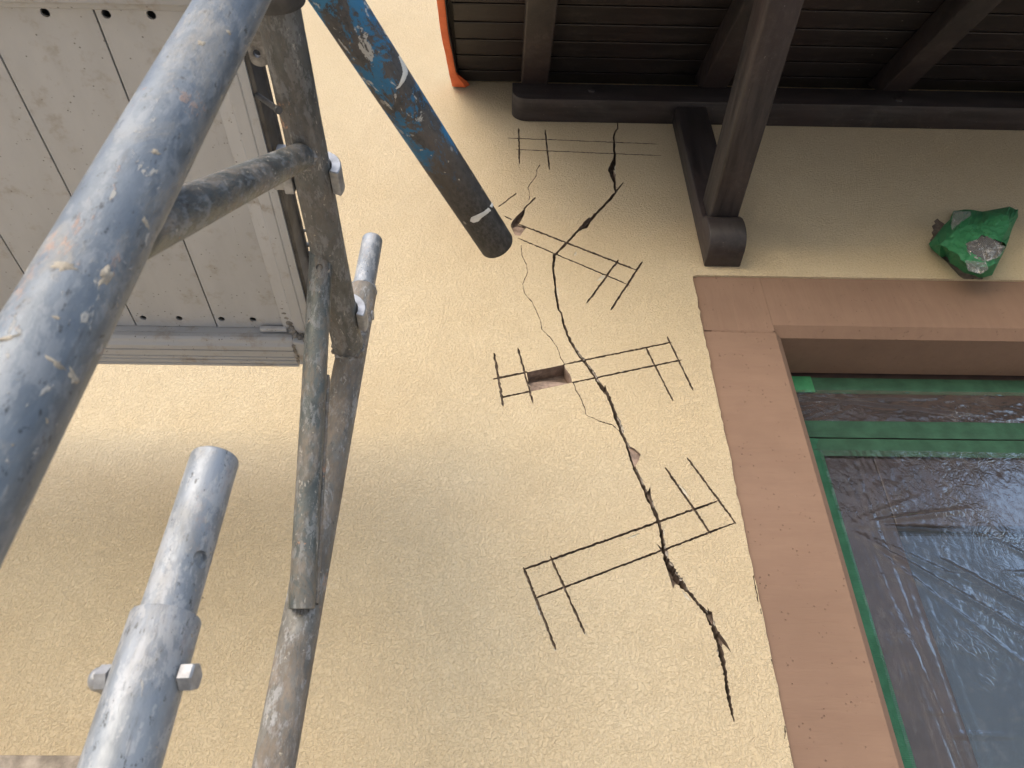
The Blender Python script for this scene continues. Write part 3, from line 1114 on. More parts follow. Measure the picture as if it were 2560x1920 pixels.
for k in range(nz + 1):
    z = PY(2100, 1101, DW).z + (ZS + .08 - PY(2100, 1101, DW).z) * k / nz
    for q in range(7):
        s = q / 6
        x = XTV - .040 + .040 * s + .0006 * noise.noise((z * 20, 0, s))
        V.append((x, DW - .0052 - .004 * math.sin(s * math.pi) * (.7 + .5 * noise.noise((z * 6, 0, 0))) - .0004 * math.sin(z * 2600), z))
for k in range(nz):
    for q in range(6):
        a = k * 7 + q
        Fs.append((a, a + 1, a + 8, a + 7))
t4 = mesh_obj("masking_tape.004", V, Fs, M['green_rib'], None, smooth=True)
tag(t4, "upright ribbed green tape strip running down the left side of the large plastic sheet", "tape", TG)


def sheet(name, x0, x1, zt, zb, y, nx, nz, fn, mat, thick=0):
    V, Fs = [], []
    for i in range(nx + 1):
        x = x0 + (x1 - x0) * i / nx
        for k in range(nz + 1):
            z = zt + (zb - zt) * k / nz
            V.append((x, y - fn(x - x0, zt - z), z))
    for i in range(nx):
        for k in range(nz):
            a = i * (nz + 1) + k
            Fs.append((a, a + nz + 1, a + nz + 2, a + 1))
    return mesh_obj(name, V, Fs, mat, None, smooth=True)


def ridge(v):
    return 1 - abs(v) * 2


def fold(u, v, px, pz, dx, dz, wd, amp, l0=0, l1=9):
    l = math.hypot(dx, dz)
    dx, dz = dx / l, dz / l
    al = (u - px) * dx + (v - pz) * dz
    ac = (u - px) * -dz + (v - pz) * dx
    if al < l0 or al > l1:
        return 0
    wdt = wd * (1 + al * 1.4)
    return amp * max(0, 1 - abs(ac) / wdt) * min(1, (al - l0) * 12) * min(1, (l1 - al) * 12)


def wr_small(u, v):
    p = Vector((u, v, 0))
    h = .004 * noise.noise((u * 3.5, v * 9, 2)) + .0014 * ridge(noise.noise((u * 9 + 2, v * 42 + u * 12, 1)))
    h += .0007 * ridge(noise.noise((u * 30, v * 70, 5))) + .0006 * noise.noise((u * 120, v * 120, 4))
    h += fold(u, v, 0, .012, 1, .12, .004, .005, 0, .5) + fold(u, v, 0, .03, 1, -.02, .003, .004, 0, .4) + fold(u, v, .42, .0, .05, 1, .004, .004, 0, .2)
    return .004 + h


def wr_big(u, v):
    d = noise.noise((u * 4, v * 4, 9))
    h = .007 * noise.noise((u * 2.2, v * 2.0, 3)) + .0022 * noise.noise((u * 7 + d, v * 6, 5))
    zone = max(0, min(1, .45 + 1.3 * noise.noise((u * 4.5 + 3, v * 3.5, 8))))
    h += zone * (.0013 * ridge(noise.noise((u * 38 + v * 14 + d * 2, v * 20 - u * 10, 1))) + .0012 * ridge(noise.noise((u * 75, v * 62 + d * 3, 2))) + .0008 * ridge(noise.noise((u * 150, v * 150, 6))))
    # long streaks beside the left tape
    st = max(0, 1 - abs(u - .075) / .075)
    h += st * .0022 * ridge(noise.noise((u * 65 - v * 3, v * 4.2, 12)))
    # folds fanning out of the pinched spot on the left tape
    pz = .19
    for dx, dz, wd, am, l1 in [(1, -.16, .005, .007, .3), (1, .02, .004, .004, .26), (1, .75, .004, .006, .6), (1, .55, .003, .003, .5), (1, 1.05, .003, .003, .5), (1, -.4, .004, .006, .2)]:
        h += fold(u, v, .0, pz, dx, dz, wd, am, 0, l1)
    h += fold(u, v, .16, .25, 1, .72, .008, .008, 0, .6) + fold(u, v, .28, .2, 1, .62, .005, .004, 0, .4)
    h += fold(u, v, .02, .30, 1, -.035, .002, .0035, 0, 1.2) + fold(u, v, .02, .555, 1, .02, .002, .003, 0, 1.2) + fold(u, v, .02, .59, 1, .03, .002, .004, 0, 1.2)
    return max(-.006, .008 + h)


s1 = sheet("plastic_sheet", XT0, XS1 + .01, PY(2100, 982, DW).z, PY(2100, 1058, DW).z, DW - .0044, 320, 40, wr_small, M['film'])
tag(s1, "narrow band of crinkled clear film between two green tape strips", "plastic sheet", "clear plastic sheets masking the window")
s2 = sheet("plastic_sheet.001", XTV - .012, XS1, PY(2100, 1138, DW).z, ZS + .07, DW - .008, 330, 330, wr_big, M['film'])
tag(s2, "large wrinkled clear plastic sheet covering the window pane below the green tape", "plastic sheet", "clear plastic sheets masking the window")

# ------------------------------------------------------------------ porch roof of dark stained timber
SLOPE = R(32)
TS = math.tan(SLOPE)
ZW = PY(1200, 206, D).z              # where the boards meet the wall
S_OUT = 0.92                         # overhang
XV = PY(1152, 190, D).x              # left verge at the wall
XRR = 3.2
roof = thing("porch_roof", (1.5, D, ZW), "dark stained timber porch roof with rafters and boarded underside above the window", "roof")


def soff(s):                         # underside of the boards at s metres out from the wall
    return ZW - s * TS


XB0 = PY(1142, 140, D - .13).x
nbd = 0.0587
s_edges = [0.002, .0587]
while s_edges[-1] < S_OUT:
    s_edges.append(s_edges[-1] + .0705)
rb = random.Random(11)
for a, b in zip(s_edges, s_edges[1:]):
    gap = .0016
    lip = .007
    off = rb.uniform(0, .0008)
    up = .018
    prof = []
    # board cross-section in (y,z): flat face with a V groove on one edge
    for s, dn in [(a + gap, lip * .6), (a + gap + .006, off), (b - gap - .003, off), (b - gap, lip * .35)]:
        prof.append((D - s, soff(s) + dn))
    prof += [(D - b + gap, soff(b) + up), (D - a - gap, soff(a) + up)]
    x0 = XB0 + rb.uniform(-.003, .003)
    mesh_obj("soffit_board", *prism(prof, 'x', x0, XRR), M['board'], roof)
# closing sheet and tiles above the boards
mesh_obj("roof_sheet", *prism([(D - .001, soff(0) + .02), (D - S_OUT, soff(S_OUT) + .02), (D - S_OUT, soff(S_OUT) + .06), (D - .001, soff(0) + .06)], 'x', XV - .01, XRR), M['tile'], roof)

# wall plate carrying the rafters; its left end is rounded underneath
ZPB = PY(1500, 308, D).z             # bottom at the wall
YPF = D - .073
ZPT = ZPB + .086
XP0 = z3(637, 700)
XPL = PY(*z3(636, 700), D - .04).x
rad = .045
prof = [(XPL, ZPT)]
for k in range(9):
    t = k / 8 * math.pi / 2
    prof.append((XPL + rad - rad * math.cos(t), ZPB + rad * .85 - rad * .85 * math.sin(t)))
prof += [(XRR, ZPB), (XRR, ZPT)]
mesh_obj("wall_plate", *prism(prof, 'y', YPF, D - .0005, .003), M['wood_x'], roof, smooth=True, sharp=R(30))
for px, py in [(1479, 226), (2246, 250)]:
    p = PY(px, py, YPF)
    V, Fs = lathe([(0, .006), (.007, .006), (.0105, .004), (.0115, .001), (.0115, -.001)], 24)
    obj_in_frame("bolt", V, Fs, M['wood_x'], roof, frame_matrix(p, p + Vector((0, -1, 0)), (0, 0, 1)), True)

# rafters (under the boards)
RH = .082
xr1 = PY(1337, 215, YPF).x
xr2 = PY(1756, 232, YPF).x + .038
xr3 = PY(2295, 203, D - .12).x - .038
for xc in (xr1, xr2, xr3, xr3 + .53):
    y0, y1 = .03, S_OUT - .01
    prof = []
    for s, dn in ((y0, -.0), (y1, -.0), (y1, -RH), (y0 + .03, -RH)):
        prof.append((D - s, soff(s) + dn - .0015))
    mesh_obj("rafter", *prism(prof, 'x', xc - .038, xc + .038, .005, 3), M['wood_y'], roof, smooth=True, sharp=R(30))

# bracket: upright on the wall with a rounded nose, an arm standing out from it
XU0 = PY(1757, 655, D).x
XU1 = XU0 + .088
ZU = PY(1757, 667, D).z
prof = [(D - .0005, ZPB - .002), (D - .060, ZPB - .002), (D - .060, ZU + .135), (D - .061, ZU + .120), (D - .067, ZU + .106), (D - .079, ZU + .094), (D - .088, ZU + .076), (D - .0915, ZU + .056), (D - .0905, ZU + .038), (D - .085, ZU + .022), (D - .076, ZU + .0105), (D - .063, ZU + .003), (D - .048, ZU), (D - .0005, ZU)]
mesh_obj("bracket_post", *prism(prof, 'x', XU0, XU1, .003), M['wood_z'], roof, smooth=True, sharp=R(50))
ar = PY(1845, 549, D - .075)
ZA = ar.z
XA1 = ar.x
XA0 = XA1 - .070
mesh_obj("bracket_arm", *prism([(D - .0612, ZA), (D - .0612, ZA + .092), (D - .88, ZA + .092), (D - .88, ZA)], 'x', XA0, XA1, .006, 3), M['wood_y'], roof, smooth=True, sharp=R(30))
mesh_obj("outer_purlin", *box(XPL, XRR, D - .84, D - .76, ZA + .094, ZA + .150, .004), M['wood_x'], roof)

# verge board at the left edge, dark gap inside it
def verge_x(s):
    return PY(1086, 0, D - .41).x + (.0 if s > .25 else (.25 - s) * .055)


V, Fs = [], []
sl = [.004 + (S_OUT - .004) * k / 30 for k in range(31)]
for s in sl:
    xx = verge_x(s)
    for (dx, dz) in ((0, -.030), (.020, -.030), (.020, .055), (0, .055)):
        V.append((xx + dx, D - s, soff(s) + dz))
for k in range(30):
    for q in range(4):
        Fs.append((k * 4 + q, k * 4 + 4 + q, k * 4 + 4 + (q + 1) % 4, k * 4 + (q + 1) % 4))
Fs += [(0, 1, 2, 3), (123, 122, 121, 120)]
mesh_obj("verge_board", V, Fs, M['wood_y'], roof)
mesh_obj("verge_gap_shade", *prism([(D - .003, soff(0) + .012), (D - S_OUT, soff(S_OUT) + .012), (D - S_OUT, soff(S_OUT) + .0195), (D - .003, soff(0) + .0195)], 'x', verge_x(1) + .0205, XB0 + .05), M['black'], roof)  # black strip painted as the shade in the gap

# orange tape wrapped under the verge board, with a flared loose end at the wall
V, Fs = [], []
nn = 60
for k in range(nn + 1):
    s = .006 + .9 * k / nn
    xx = verge_x(s)
    wob = .0012 * noise.noise((s * 22, 0, 0))
    fl = max(0, 1 - s / .085)
    fl = fl * fl * (3 - 2 * fl)
    zz = soff(s) - .0315
    cr = .0015 * ridge(noise.noise((s * 30, 4, 0)))
    for q, (dx, dz) in enumerate(((-.0015, .016), (-.0018, -.0005), (.008, -.0022), (.0165 + .022 * fl, -.0016 - .003 * fl), (.0180 + .034 * fl, .0 + .010 * fl))):
        V.append((xx + dx + wob, D - s, zz + dz - cr * (1 if q in (2, 3) else 0)))
for k in range(nn):
    for q in range(4):
        a = k * 5 + q
        Fs.append((a, a + 1, a + 6, a + 5))
ot = mesh_obj("masking_tape.005", V, Fs, M['orange'], None, smooth=True, sharp=R(40))
tag(ot, "orange tape folded round the left edge of the porch roof down to the wall", "tape")

# ------------------------------------------------------------------ lamp on the wall wrapped in green tape and film
outl = [(500, 890), (560, 830), (650, 715), (750, 580), (870, 470), (895, 390), (925, 325), (1000, 320), (1130, 300), (1250, 305), (1420, 340), (1640, 300), (1900, 250), (2035, 320), (2042, 420), (1985, 530), (1935, 640),
        (1890, 780), (1830, 960), (1720, 1180), (1590, 1440), (1430, 1480), (1280, 1440), (1130, 1400), (1000, 1300), (860, 1210), (815, 1120), (780, 1060), (690, 1080), (600, 1030), (520, 950)]
hole = [(1140, 900), (1220, 850), (1330, 830), (1400, 755), (1480, 765), (1560, 800), (1750, 890), (1820, 950), (1720, 1090), (1600, 1180), (1440, 1190), (1250, 1110), (1160, 1010)]
inner = [(800, 830, .055), (1040, 860, .088), (1000, 640, .07), (1230, 560, .082), (1430, 740, .100), (1650, 560, .092), (1870, 620, .080), (1800, 400, .062), (1560, 430, .075), (1100, 420, .052),
         (1780, 780, .095), (820, 1000, .05), (960, 1080, .075), (1120, 1230, .085), (1300, 1290, .09), (1500, 1320, .085), (1650, 1260, .085), (1880, 480, .070), (1380, 620, .094), (950, 920, .08), (1620, 700, .102), (680, 930, .04), (1200, 700, .092), (1130, 1060, .093)]
lc = PY(*zl(1250, 880), D)
lamp = thing("wrapped_wall_lamp", (lc.x, D, lc.z), "wall lamp bundled up in green tape with a clear film window, above the brown surround", "lamp")
P2, OFF = [], []
for i, (x, y) in enumerate(outl):
    P2.append(Vector((x, y))); OFF.append(.014 + .010 * noise.noise((x * .01, y * .01, 1)))
for x, y in hole:
    P2.append(Vector((x, y))); OFF.append(.088 + .006 * noise.noise((x * .02, y * .02, 0)))
for x, y, o_ in inner:
    P2.append(Vector((x, y))); OFF.append(.032 + .5 * o_ + .004 * noise.noise((x, y, 0)))
no, nh = len(outl), len(hole)
ed = [(i, (i + 1) % no) for i in range(no)] + [(no + i, no + (i + 1) % nh) for i in range(nh)]
v2, e2, f2, ov, *_ = delaunay_2d_cdt(P2, ed, [], 0, 1e-6)
V = []
for i, v in enumerate(v2):
    src = ov[i][0] if ov[i] else 0
    V.append(PY(*zl(v[0], v[1]), D - OFF[src]))
Fg = []
vo_, hv = [Vector(p) for p in outl], [Vector(p) for p in hole]
for f in f2:
    cx = sum(v2[i][0] for i in f) / 3
    cy = sum(v2[i][1] for i in f) / 3
    if winding(vo_, cx, cy) == 0 or winding(hv, cx, cy) != 0:
        continue
    Fg.append(list(f))
# skirt back to the wall
base = len(V)
for i in range(no):
    p = V[i]
    V.append(Vector((p.x + (lc.x - p.x) * .12, D - .001, p.z + (lc.z - p.z) * .12)))
for i in range(no):
    j = (i + 1) % no
    Fg.append([i, j, base + j, base + i])
# one round of subdivision with small crumples keeps the facets but breaks the flatness
bm = bmesh.new()
bv = [bm.verts.new(v) for v in V]
for f in Fg:
    try:
        bm.faces.new([bv[i] for i in f])
    except ValueError:
        pass
bmesh.ops.triangulate(bm, faces=bm.faces[:])
bmesh.ops.subdivide_edges(bm, edges=bm.edges[:], cuts=4, use_grid_fill=True)
for v in bm.verts:
    if v.co.y < D - .02:
        v.co.y -= .005 * noise.noise(v.co * 45) + .0042 * ridge(noise.noise(v.co * 85)) + .0015 * ridge(noise.noise(v.co * 190))
bmesh.ops.recalc_face_normals(bm, faces=bm.faces[:])
mesh_obj("tape_wrap", *bm_out(bm), M['green_wrap'], lamp, smooth=True, sharp=R(22))
# film window in the wrap and a dark lamp glass behind it
V, Fs = [], []
hc = Vector((sum(p[0] for p in hole) / nh, sum(p[1] for p in hole) / nh))
rings = 7
for k in range(rings + 1):
    t = 1.04 - k / rings * 1.0
    for i in range(nh * 3):
        a, b = Vector(hole[i // 3]), Vector(hole[(i // 3 + 1) % nh])
        p = a.lerp(b, (i % 3) / 3)
        q = hc + (p - hc) * t
        of = .085 + .006 * (1 - t) + .006 * ridge(noise.noise((q.x * .012, q.y * .004, 2))) + .004 * noise.noise((q.x * .03, q.y * .03, 1))
        V.append(PY(*zl(q.x, q.y), D - of))
n3 = nh * 3
for k in range(rings):
    for i in range(n3):
        j = (i + 1) % n3
        Fs.append((k * n3 + i, k * n3 + j, (k + 1) * n3 + j, (k + 1) * n3 + i))
mesh_obj("film_window", V, Fs, M['film_patch'], lamp, smooth=True)
V, Fs = lathe([(0, .085), (.03, .083), (.045, .07), (.05, .04), (.05, 0)], 28)
V = [(x * .6, y * .6, z * .8) for x, y, z in V]
pc = PY(*zl(1450, 950), D - .02)
obj_in_frame("lamp_body", V, Fs, M['black'], lamp, frame_matrix(Vector((pc.x, D - .002, pc.z)), Vector((pc.x, D - 1, pc.z)), (0, 0, 1)), True)
for cl, sd_ in (([(930, 330), (1220, 335), (1225, 400), (1010, 560), (900, 660), (880, 560)], 3), ([(1120, 1180), (1480, 1210), (1530, 1330), (1400, 1420), (1180, 1360)], 5)):
    cc = Vector((sum(p[0] for p in cl) / len(cl), sum(p[1] for p in cl) / len(cl)))
    V, Fs = [], []
    m_ = len(cl) * 5
    for k in range(6):
        t = 1 - k / 5.0
        for i in range(m_):
            a, b = Vector(cl[i // 5]), Vector(cl[(i // 5 + 1) % len(cl)])
            q = cc + (a.lerp(b, (i % 5) / 5) - cc) * t
            of = (.064 if sd_ == 3 else .083) + .005 * ridge(noise.noise((q.x * .015, q.y * .009, sd_)))
            V.append(PY(*zl(q.x, q.y), D - of))
    for k in range(5):
        for i in range(m_):
            j = (i + 1) % m_
            Fs.append((k * m_ + i, k * m_ + j, (k + 1) * m_ + j, (k + 1) * m_ + i))
    mesh_obj("film_scrap", V, Fs, M['film_patch'], lamp, smooth=True)

# ------------------------------------------------------------------ scaffold frame: two standards, transom, two corner braces
TR = .02415
HT = .85                                      # transom axis above the camera
XT = -.2428
fr = thing("scaffold", (XT, .64, 0), "steel scaffold frame with muddy crossbar and corner braces holding up the grey deck", "scaffold")
q0, q1 = PY(183, 741, .297), PY(585, 0, .298)
d_ = (q1 - q0) / (q1.z - q0.z)
b0 = q0 - d_ * (q0.z - .0)
top = q0 + d_ * (CAM_Z + HT + .16 - q0.z)
o, m, L = make_tube("standard", fr, b0, top, TR, M['galv'], ref=CAMP - q0, splash=12, seed=5,
                    splash_kw=dict(size=(.0012, .0034), zr=(1.62, 2.2), ar=(-1.2, 1.2), big=[(.10, 1.90, .004), (.35, 1.80, .0055), (-.42, 1.795, .005), (.62, 1.85, .003), (-.25, 1.68, .005), (-.2, 2.02, .0035), (.3, 1.74, .0035), (.75, 1.74, .004), (-.55, 1.70, .003)]),
                    label="bluish galvanised upright close to the camera")
weld_z = q0
i0, i1 = PY(686, 1910, .98), PY(874, 905, .98)
d_ = (i1 - i0) / (i1.z - i0.z)
zc = PY(909, 724, .98).z
b1 = i0 - d_ * (i0.z - 0)
t1_ = i0 + d_ * (zc - i0.z)
o, m, L = make_tube("standard", fr, b1, t1_, TR, M['muddy_brown'], splash=26, seed=9, splash_kw=dict(size=(.0015, .004), zr=(1.6, 2.4), ar=(-1.4, 1.4)), label="brown mud covered upright next to the wall")
inner_top = t1_
zsp = PY(932, 600, .98).z
sp, m2, L2 = make_tube("spigot", fr, t1_ - d_ * .06, t1_ + d_ * (zsp - zc), .0190, M['galv_clean'], splash=6, seed=4, splash_kw=dict(size=(.001, .0025)))
weld_ring("collar", fr, t1_ - d_ * .001, d_, TR - .0012, .0018, 7, M['galv_clean'], 3)
pb = PY(930, 789, .98)
hexbolt("bolt", fr, Vector((t1_.x + TR - .001 - .0075, .98, pb.z)), (1, -.1, 0), .015, .0095)
# transom
ta, tb = Vector((XT, .297, CAM_Z + HT)), Vector((XT - .001, .985, CAM_Z + HT))
o, m, L = make_tube("transom", fr, ta, tb, TR, M['muddy'], ref=(0.25, 0, -1), splash=30, seed=12, splash_kw=dict(size=(.001, .0035), ar=(-1.5, 1.5)), wob=.0005)
weld_ring("weld", fr, tb - Vector((0, TR + .002, 0)), (0, 1, 0), TR - .0005, .0034, 13, M['muddy_brown'], 2)
# corner braces
c0, c1 = PH(803, 640, .842), PY(754, 1522, .952)
bl = (c1 - c0).length
o, m, L = make_tube("corner_brace", fr, c0 + (c0 - c1).normalized() * .012, c1, .0163, M['brace'], ref=(CAMP - c0), th=.0026,
                    holes=[(.08, .036, .0052)], splash=14, seed=21, splash_kw=dict(size=(.001, .003), ar=(-1.4, 1.4)))
hole_shade_disc(o, m, .0163 - .0030, .08, .036, .0054)
e0, e1 = PY(300, 601, .300), PH(757, 388, .838)
o, m, L = make_tube("corner_brace", fr, e0, e1 + (e1 - e0).normalized() * .008, .0163, M['brace'], th=.0026, splash=18, seed=22, splash_kw=dict(size=(.001, .0032), ar=(-1.4, 1.4)))
weld_ring("weld", fr, e1 - (e1 - e0).normalized() * .012, (e1 - e0), .0162, .0034, 13, M['muddy_brown'], 8)
# weld along the foot of the lower brace
wb = [c1 + (c0 - c1).normalized() * (.01 + .3 * k / 24) for k in range(25)]
V, Fs = [], []
for k, p in enumerate(wb):
    rr = .0034 * (1 + .5 * noise.noise((k * .9, 1, 1)))
    ax = Vector((.016, .010, 0))
    for q in range(6):
        a = q * math.pi / 3
        V.append(p + ax + Vector((rr * math.cos(a), rr * math.sin(a), 0)))
for k in range(24):
    for q in range(6):
        Fs.append((k * 6 + q, k * 6 + 6 + q, k * 6 + 6 + (q + 1) % 6, k * 6 + (q + 1) % 6))
mesh_obj("weld_seam", V, Fs, M['muddy_brown'], fr, smooth=True)

# ------------------------------------------------------------------ free-standing post with spigot in the left foreground
f0, f1 = PY(300, 1920, .54), PY(536, 1153, .54)
d_ = (f1 - f0) / (f1.z - f0.z)
zcol = PY(414, 1542, .54).z
ztop = PY(540, 1146, .54).z
base_ = f0 - d_ * f0.z
post = thing("scaffold_post", base_, "bright galvanised post with narrower spigot and through bolt, in the lower left foreground", "scaffold post")
colp = f0 + d_ * (zcol - f0.z)
make_tube("tube", post, base_, colp, TR, M['galv_clean'], ref=CAMP - colp, splash=18, seed=31, splash_kw=dict(size=(.0008, .002), zr=(1.5, 1.75)))
ref = Vector((.86, -.52, 0))
tp = f0 + d_ * (ztop - f0.z)
zh = PY(517, 1404, .535).z
sps = colp - d_ * .08
so_, sm_, _l = make_tube("spigot", post, sps, tp, .0190, M['galv_clean'], ref=ref, holes=[(.02, (zh - sps.z), .0066)], splash=10, seed=33, splash_kw=dict(size=(.0007, .0018)))
hole_shade_disc(so_, sm_, .0190 - .0038, .02, (zh - sps.z), .0074)
zb = PY(358, 1695, .54).z
pb = f0 + d_ * (zb - f0.z)
bx = Vector((1, -.10, 0)).normalized()
hexbolt("bolt_head", post, pb + bx * (TR + .0003), bx, .0165, .0095, washer=False)
hexbolt("cap_nut", post, pb - bx * (TR + .0005), -bx, .0165, .009, dome=True, washer=False)

# ------------------------------------------------------------------ tie tube with coupler
def at_depth(px, py, Z):
    return CAMP + ray(px, py) * Z


e_in, e_out = at_depth(842, 0, .797), at_depth(1243, 612, 1.10)
dr = (e_out - e_in).normalized()
st = e_in - dr * .30
tie = thing("tie_tube", st, "steel tube with chipped blue paint and blackened end pointing at the cracked wall", "tube")
o, m, L = make_tube("tube", tie, st, e_out, TR, M['tie'], ref=CAMP - (e_in + e_out) / 2, splash=0, th=.0034)
# white paint smears near the free end
minv = m.inverted()


def on_tube(px, py):
    """front point of the tie tube under a pixel, as (angle, z)"""
    o_ = minv @ CAMP
    dv = (minv.to_3x3() @ ray(px, py))
    a = dv.x ** 2 + dv.y ** 2
    b = 2 * (o_.x * dv.x + o_.y * dv.y)
    c = o_.x ** 2 + o_.y ** 2 - TR ** 2
    dsc = max(0, b * b - 4 * a * c)
    t = (-b - math.sqrt(dsc)) / (2 * a)
    p = o_ + dv * t
    return math.atan2(p.y, p.x), p.z


def smear(pts, name, seed):
    V, Fs = [], []
    n = 26
    for k in range(n + 1):
        t = k / n * (len(pts) - 1)
        i = min(int(t), len(pts) - 2)
        u = t - i
        x = pts[i][0] * (1 - u) + pts[i + 1][0] * u
        y = pts[i][1] * (1 - u) + pts[i + 1][1] * u
        wd = (pts[i][2] * (1 - u) + pts[i + 1][2] * u) * (1 + .18 * noise.noise((k * .8, seed, 0)))
        dx, dy = pts[i + 1][0] - pts[i][0], pts[i + 1][1] - pts[i][1]
        l = math.hypot(dx, dy)
        for q in range(5):
            s = (q / 4 - .5) * wd
            a, z = on_tube(x - dy / l * s, y + dx / l * s)
            rr = TR + (.0007 if 0 < q < 4 else .0001)
            V.append((rr * math.cos(a), rr * math.sin(a), z))
    for k in range(n):
        for q in range(4):
            A = k * 5 + q
            Fs.append((A, A + 5, A + 6, A + 1))
    return obj_in_frame(name, V, Fs, M['paint_white'], o, m, True, R(60))


smear([(1176, 552, 4), (1181, 550, 15), (1192, 546, 17), (1200, 540, 12), (1212, 533, 10), (1224, 523, 10)], "paint_smear", 1)
smear([(1227, 518, 7), (1232, 509, 7), (1236, 502, 4)], "paint_smear", 2)
smear([(997, 140, 3), (1008, 160, 10), (1014, 180, 13), (1008, 198, 11), (998, 216, 6), (990, 222, 3)], "paint_smear", 3)
V, Fs = splats(TR, L, 16, 41, (.001, .0028), (L - .42, L - .05), (-1.3, 1.3))
so = obj_in_frame("dried_mortar", V, Fs, M['splash'], o, m, True, R(60))
so['kind'] = 'stuff'

cp = thing("tube_coupler", Vector((XT, .385, CAM_Z + HT)), "dark steel clamp round the muddy crossbar at the top edge", "coupler")
V, Fs = lathe([(TR + .0008, -.024), (TR + .0062, -.024), (TR + .0068, -.022), (TR + .0068, .022), (TR + .0062, .024), (TR + .0008, .024), (TR + .0008, -.024)], 44)
obj_in_frame("ring", V, Fs, M['darksteel'], cp, frame_matrix(Vector((XT, .381, CAM_Z + HT)), Vector((XT, .481, CAM_Z + HT)), (0, 0, 1)), True)
kp = st + dr * ((Vector((XT, .381, 0)) - Vector((st.x, st.y, 0))).dot(Vector((dr.x, dr.y, 0))))
V, Fs = lathe([(TR + .0008, -.024), (TR + .0062, -.024), (TR + .0068, -.022), (TR + .0068, .022), (TR + .0062, .024), (TR + .0008, .024), (TR + .0008, -.024)], 44)
kc = e_in - dr * .065
obj_in_frame("ring", V, Fs, M['darksteel'], cp, frame_matrix(kc, kc + dr, (0, 0, 1)), True)
pa_, pb_ = Vector((XT + TR + .004, .372, CAM_Z + HT)), kc
mesh_obj("swivel_plate", *box(XT + TR + .005, kc.x - TR * .6, .345, .385, CAM_Z + HT - .02, CAM_Z + HT + .016, .003), M['darksteel'], cp)

# ------------------------------------------------------------------ scaffold deck seen from below
HD, HB = CAM_Z + .895, CAM_Z + .862
deck = thing("scaffold_deck", (-1.2, .68, CAM_Z + .86), "grey aluminium scaffold deck overhead seen from below, planks joined side by side", "scaffold deck")
YI0, YI1 = .426, .964
XE = -.350
XLD = -2.35
xs = [XE - .0015, -.465]
while xs[-1] > XLD + .1:
    xs.append(xs[-1] - .132)


def holed_plate(x0, x1, y0, y1, z, h, holes, hr):
    P = [Vector((x0, y0)), Vector((x1, y0)), Vector((x1, y1)), Vector((x0, y1))]
    E = [(0, 1), (1, 2), (2, 3), (3, 0)]
    for cx, cy in holes:
        k = len(P)
        P += [Vector((cx + hr * math.cos(t * math.pi / 10), cy + hr * math.sin(t * math.pi / 10))) for t in range(20)]
        E += [(k + t, k + (t + 1) % 20) for t in range(20)]
    v, _, f, *_ = delaunay_2d_cdt(P, E, [], 0, 1e-7)
    V = [(p[0], p[1], z) for p in v]
    Fs = []
    for t in f:
        cx = sum(v[i][0] for i in t) / 3
        cy = sum(v[i][1] for i in t) / 3
        if all(math.hypot(cx - a, cy - b) > hr * .98 for a, b in holes):
            Fs.append(list(t))
    parts = [(V, Fs)]
    for cx, cy in holes:
        rv = []
        for t in range(20):
            for zz in (z, z + .0035):
                rv.append((cx + hr * math.cos(t * math.pi / 10), cy + hr * math.sin(t * math.pi / 10), zz))
        parts.append((rv, [(2 * t, 2 * t + 1, 2 * ((t + 1) % 20) + 1, 2 * ((t + 1) % 20)) for t in range(20)]))
    bx_ = [(x0, y0, z), (x1, y0, z), (x1, y1, z), (x0, y1, z), (x0, y0, z + h), (x1, y0, z + h), (x1, y1, z + h), (x0, y1, z + h)]
    parts.append((bx_, [(0, 4, 5, 1), (1, 5, 6, 2), (2, 6, 7, 3), (3, 7, 4, 0), (4, 7, 6, 5)]))
    return merge(*parts)


rd = random.Random(4)
for a, b in zip(xs, xs[1:]):
    x0, x1 = b + .0013, a - .0013
    wd = x1 - x0
    hs = []
    for fx in (.11, .565):
        hs.append((x0 + wd * fx + rd.uniform(-.002, .002), YI0 + .018))
        hs.append((x0 + wd * fx + rd.uniform(-.002, .002), YI1 - .020))
    dz = rd.uniform(-.0008, .0008)
    mesh_obj("plank", *holed_plate(x0, x1, YI0 - .01, YI1 - .0012, HD + dz, .036, hs, .0053), M['deck'], deck)
# long side rails (near the wall, and on the yard side)
prof = [(YI1, HD + .038), (YI1, HD - .012), (YI1 - .002, HD - .016), (YI1 - .002, HB + .010), (YI1 + .001, HB + .006), (YI1 + .006, HB + .004), (YI1 + .010, HB), (YI1 + .018, HB - .0005), (YI1 + .019, HB + .0025), (YI1 + .021, HB + .0025),
        (YI1 + .022, HB), (YI1 + .034, HB), (YI1 + .035, HB + .002), (YI1 + .0365, HB + .002), (YI1 + .0375, HB), (YI1 + .042, HB), (YI1 + .043, HB + .002), (YI1 + .0445, HB + .002), (YI1 + .0455, HB),
        (YI1 + .052, HB), (YI1 + .053, HB + .002), (YI1 + .0545, HB + .002), (YI1 + .0555, HB), (YI1 + .060, HB + .0005), (YI1 + .064, HB + .004), (YI1 + .065, HB + .01), (YI1 + .065, HD + .038)]
mesh_obj("side_rail", *prism(prof, 'x', XLD, XE + .012), M['rail'], deck)
prof2 = [(2 * (YI0 + YI1) / 2 - y, z) for y, z in prof]
mesh_obj("side_rail", *prism(prof2, 'x', XLD, XE + .012), M['rail'], deck)
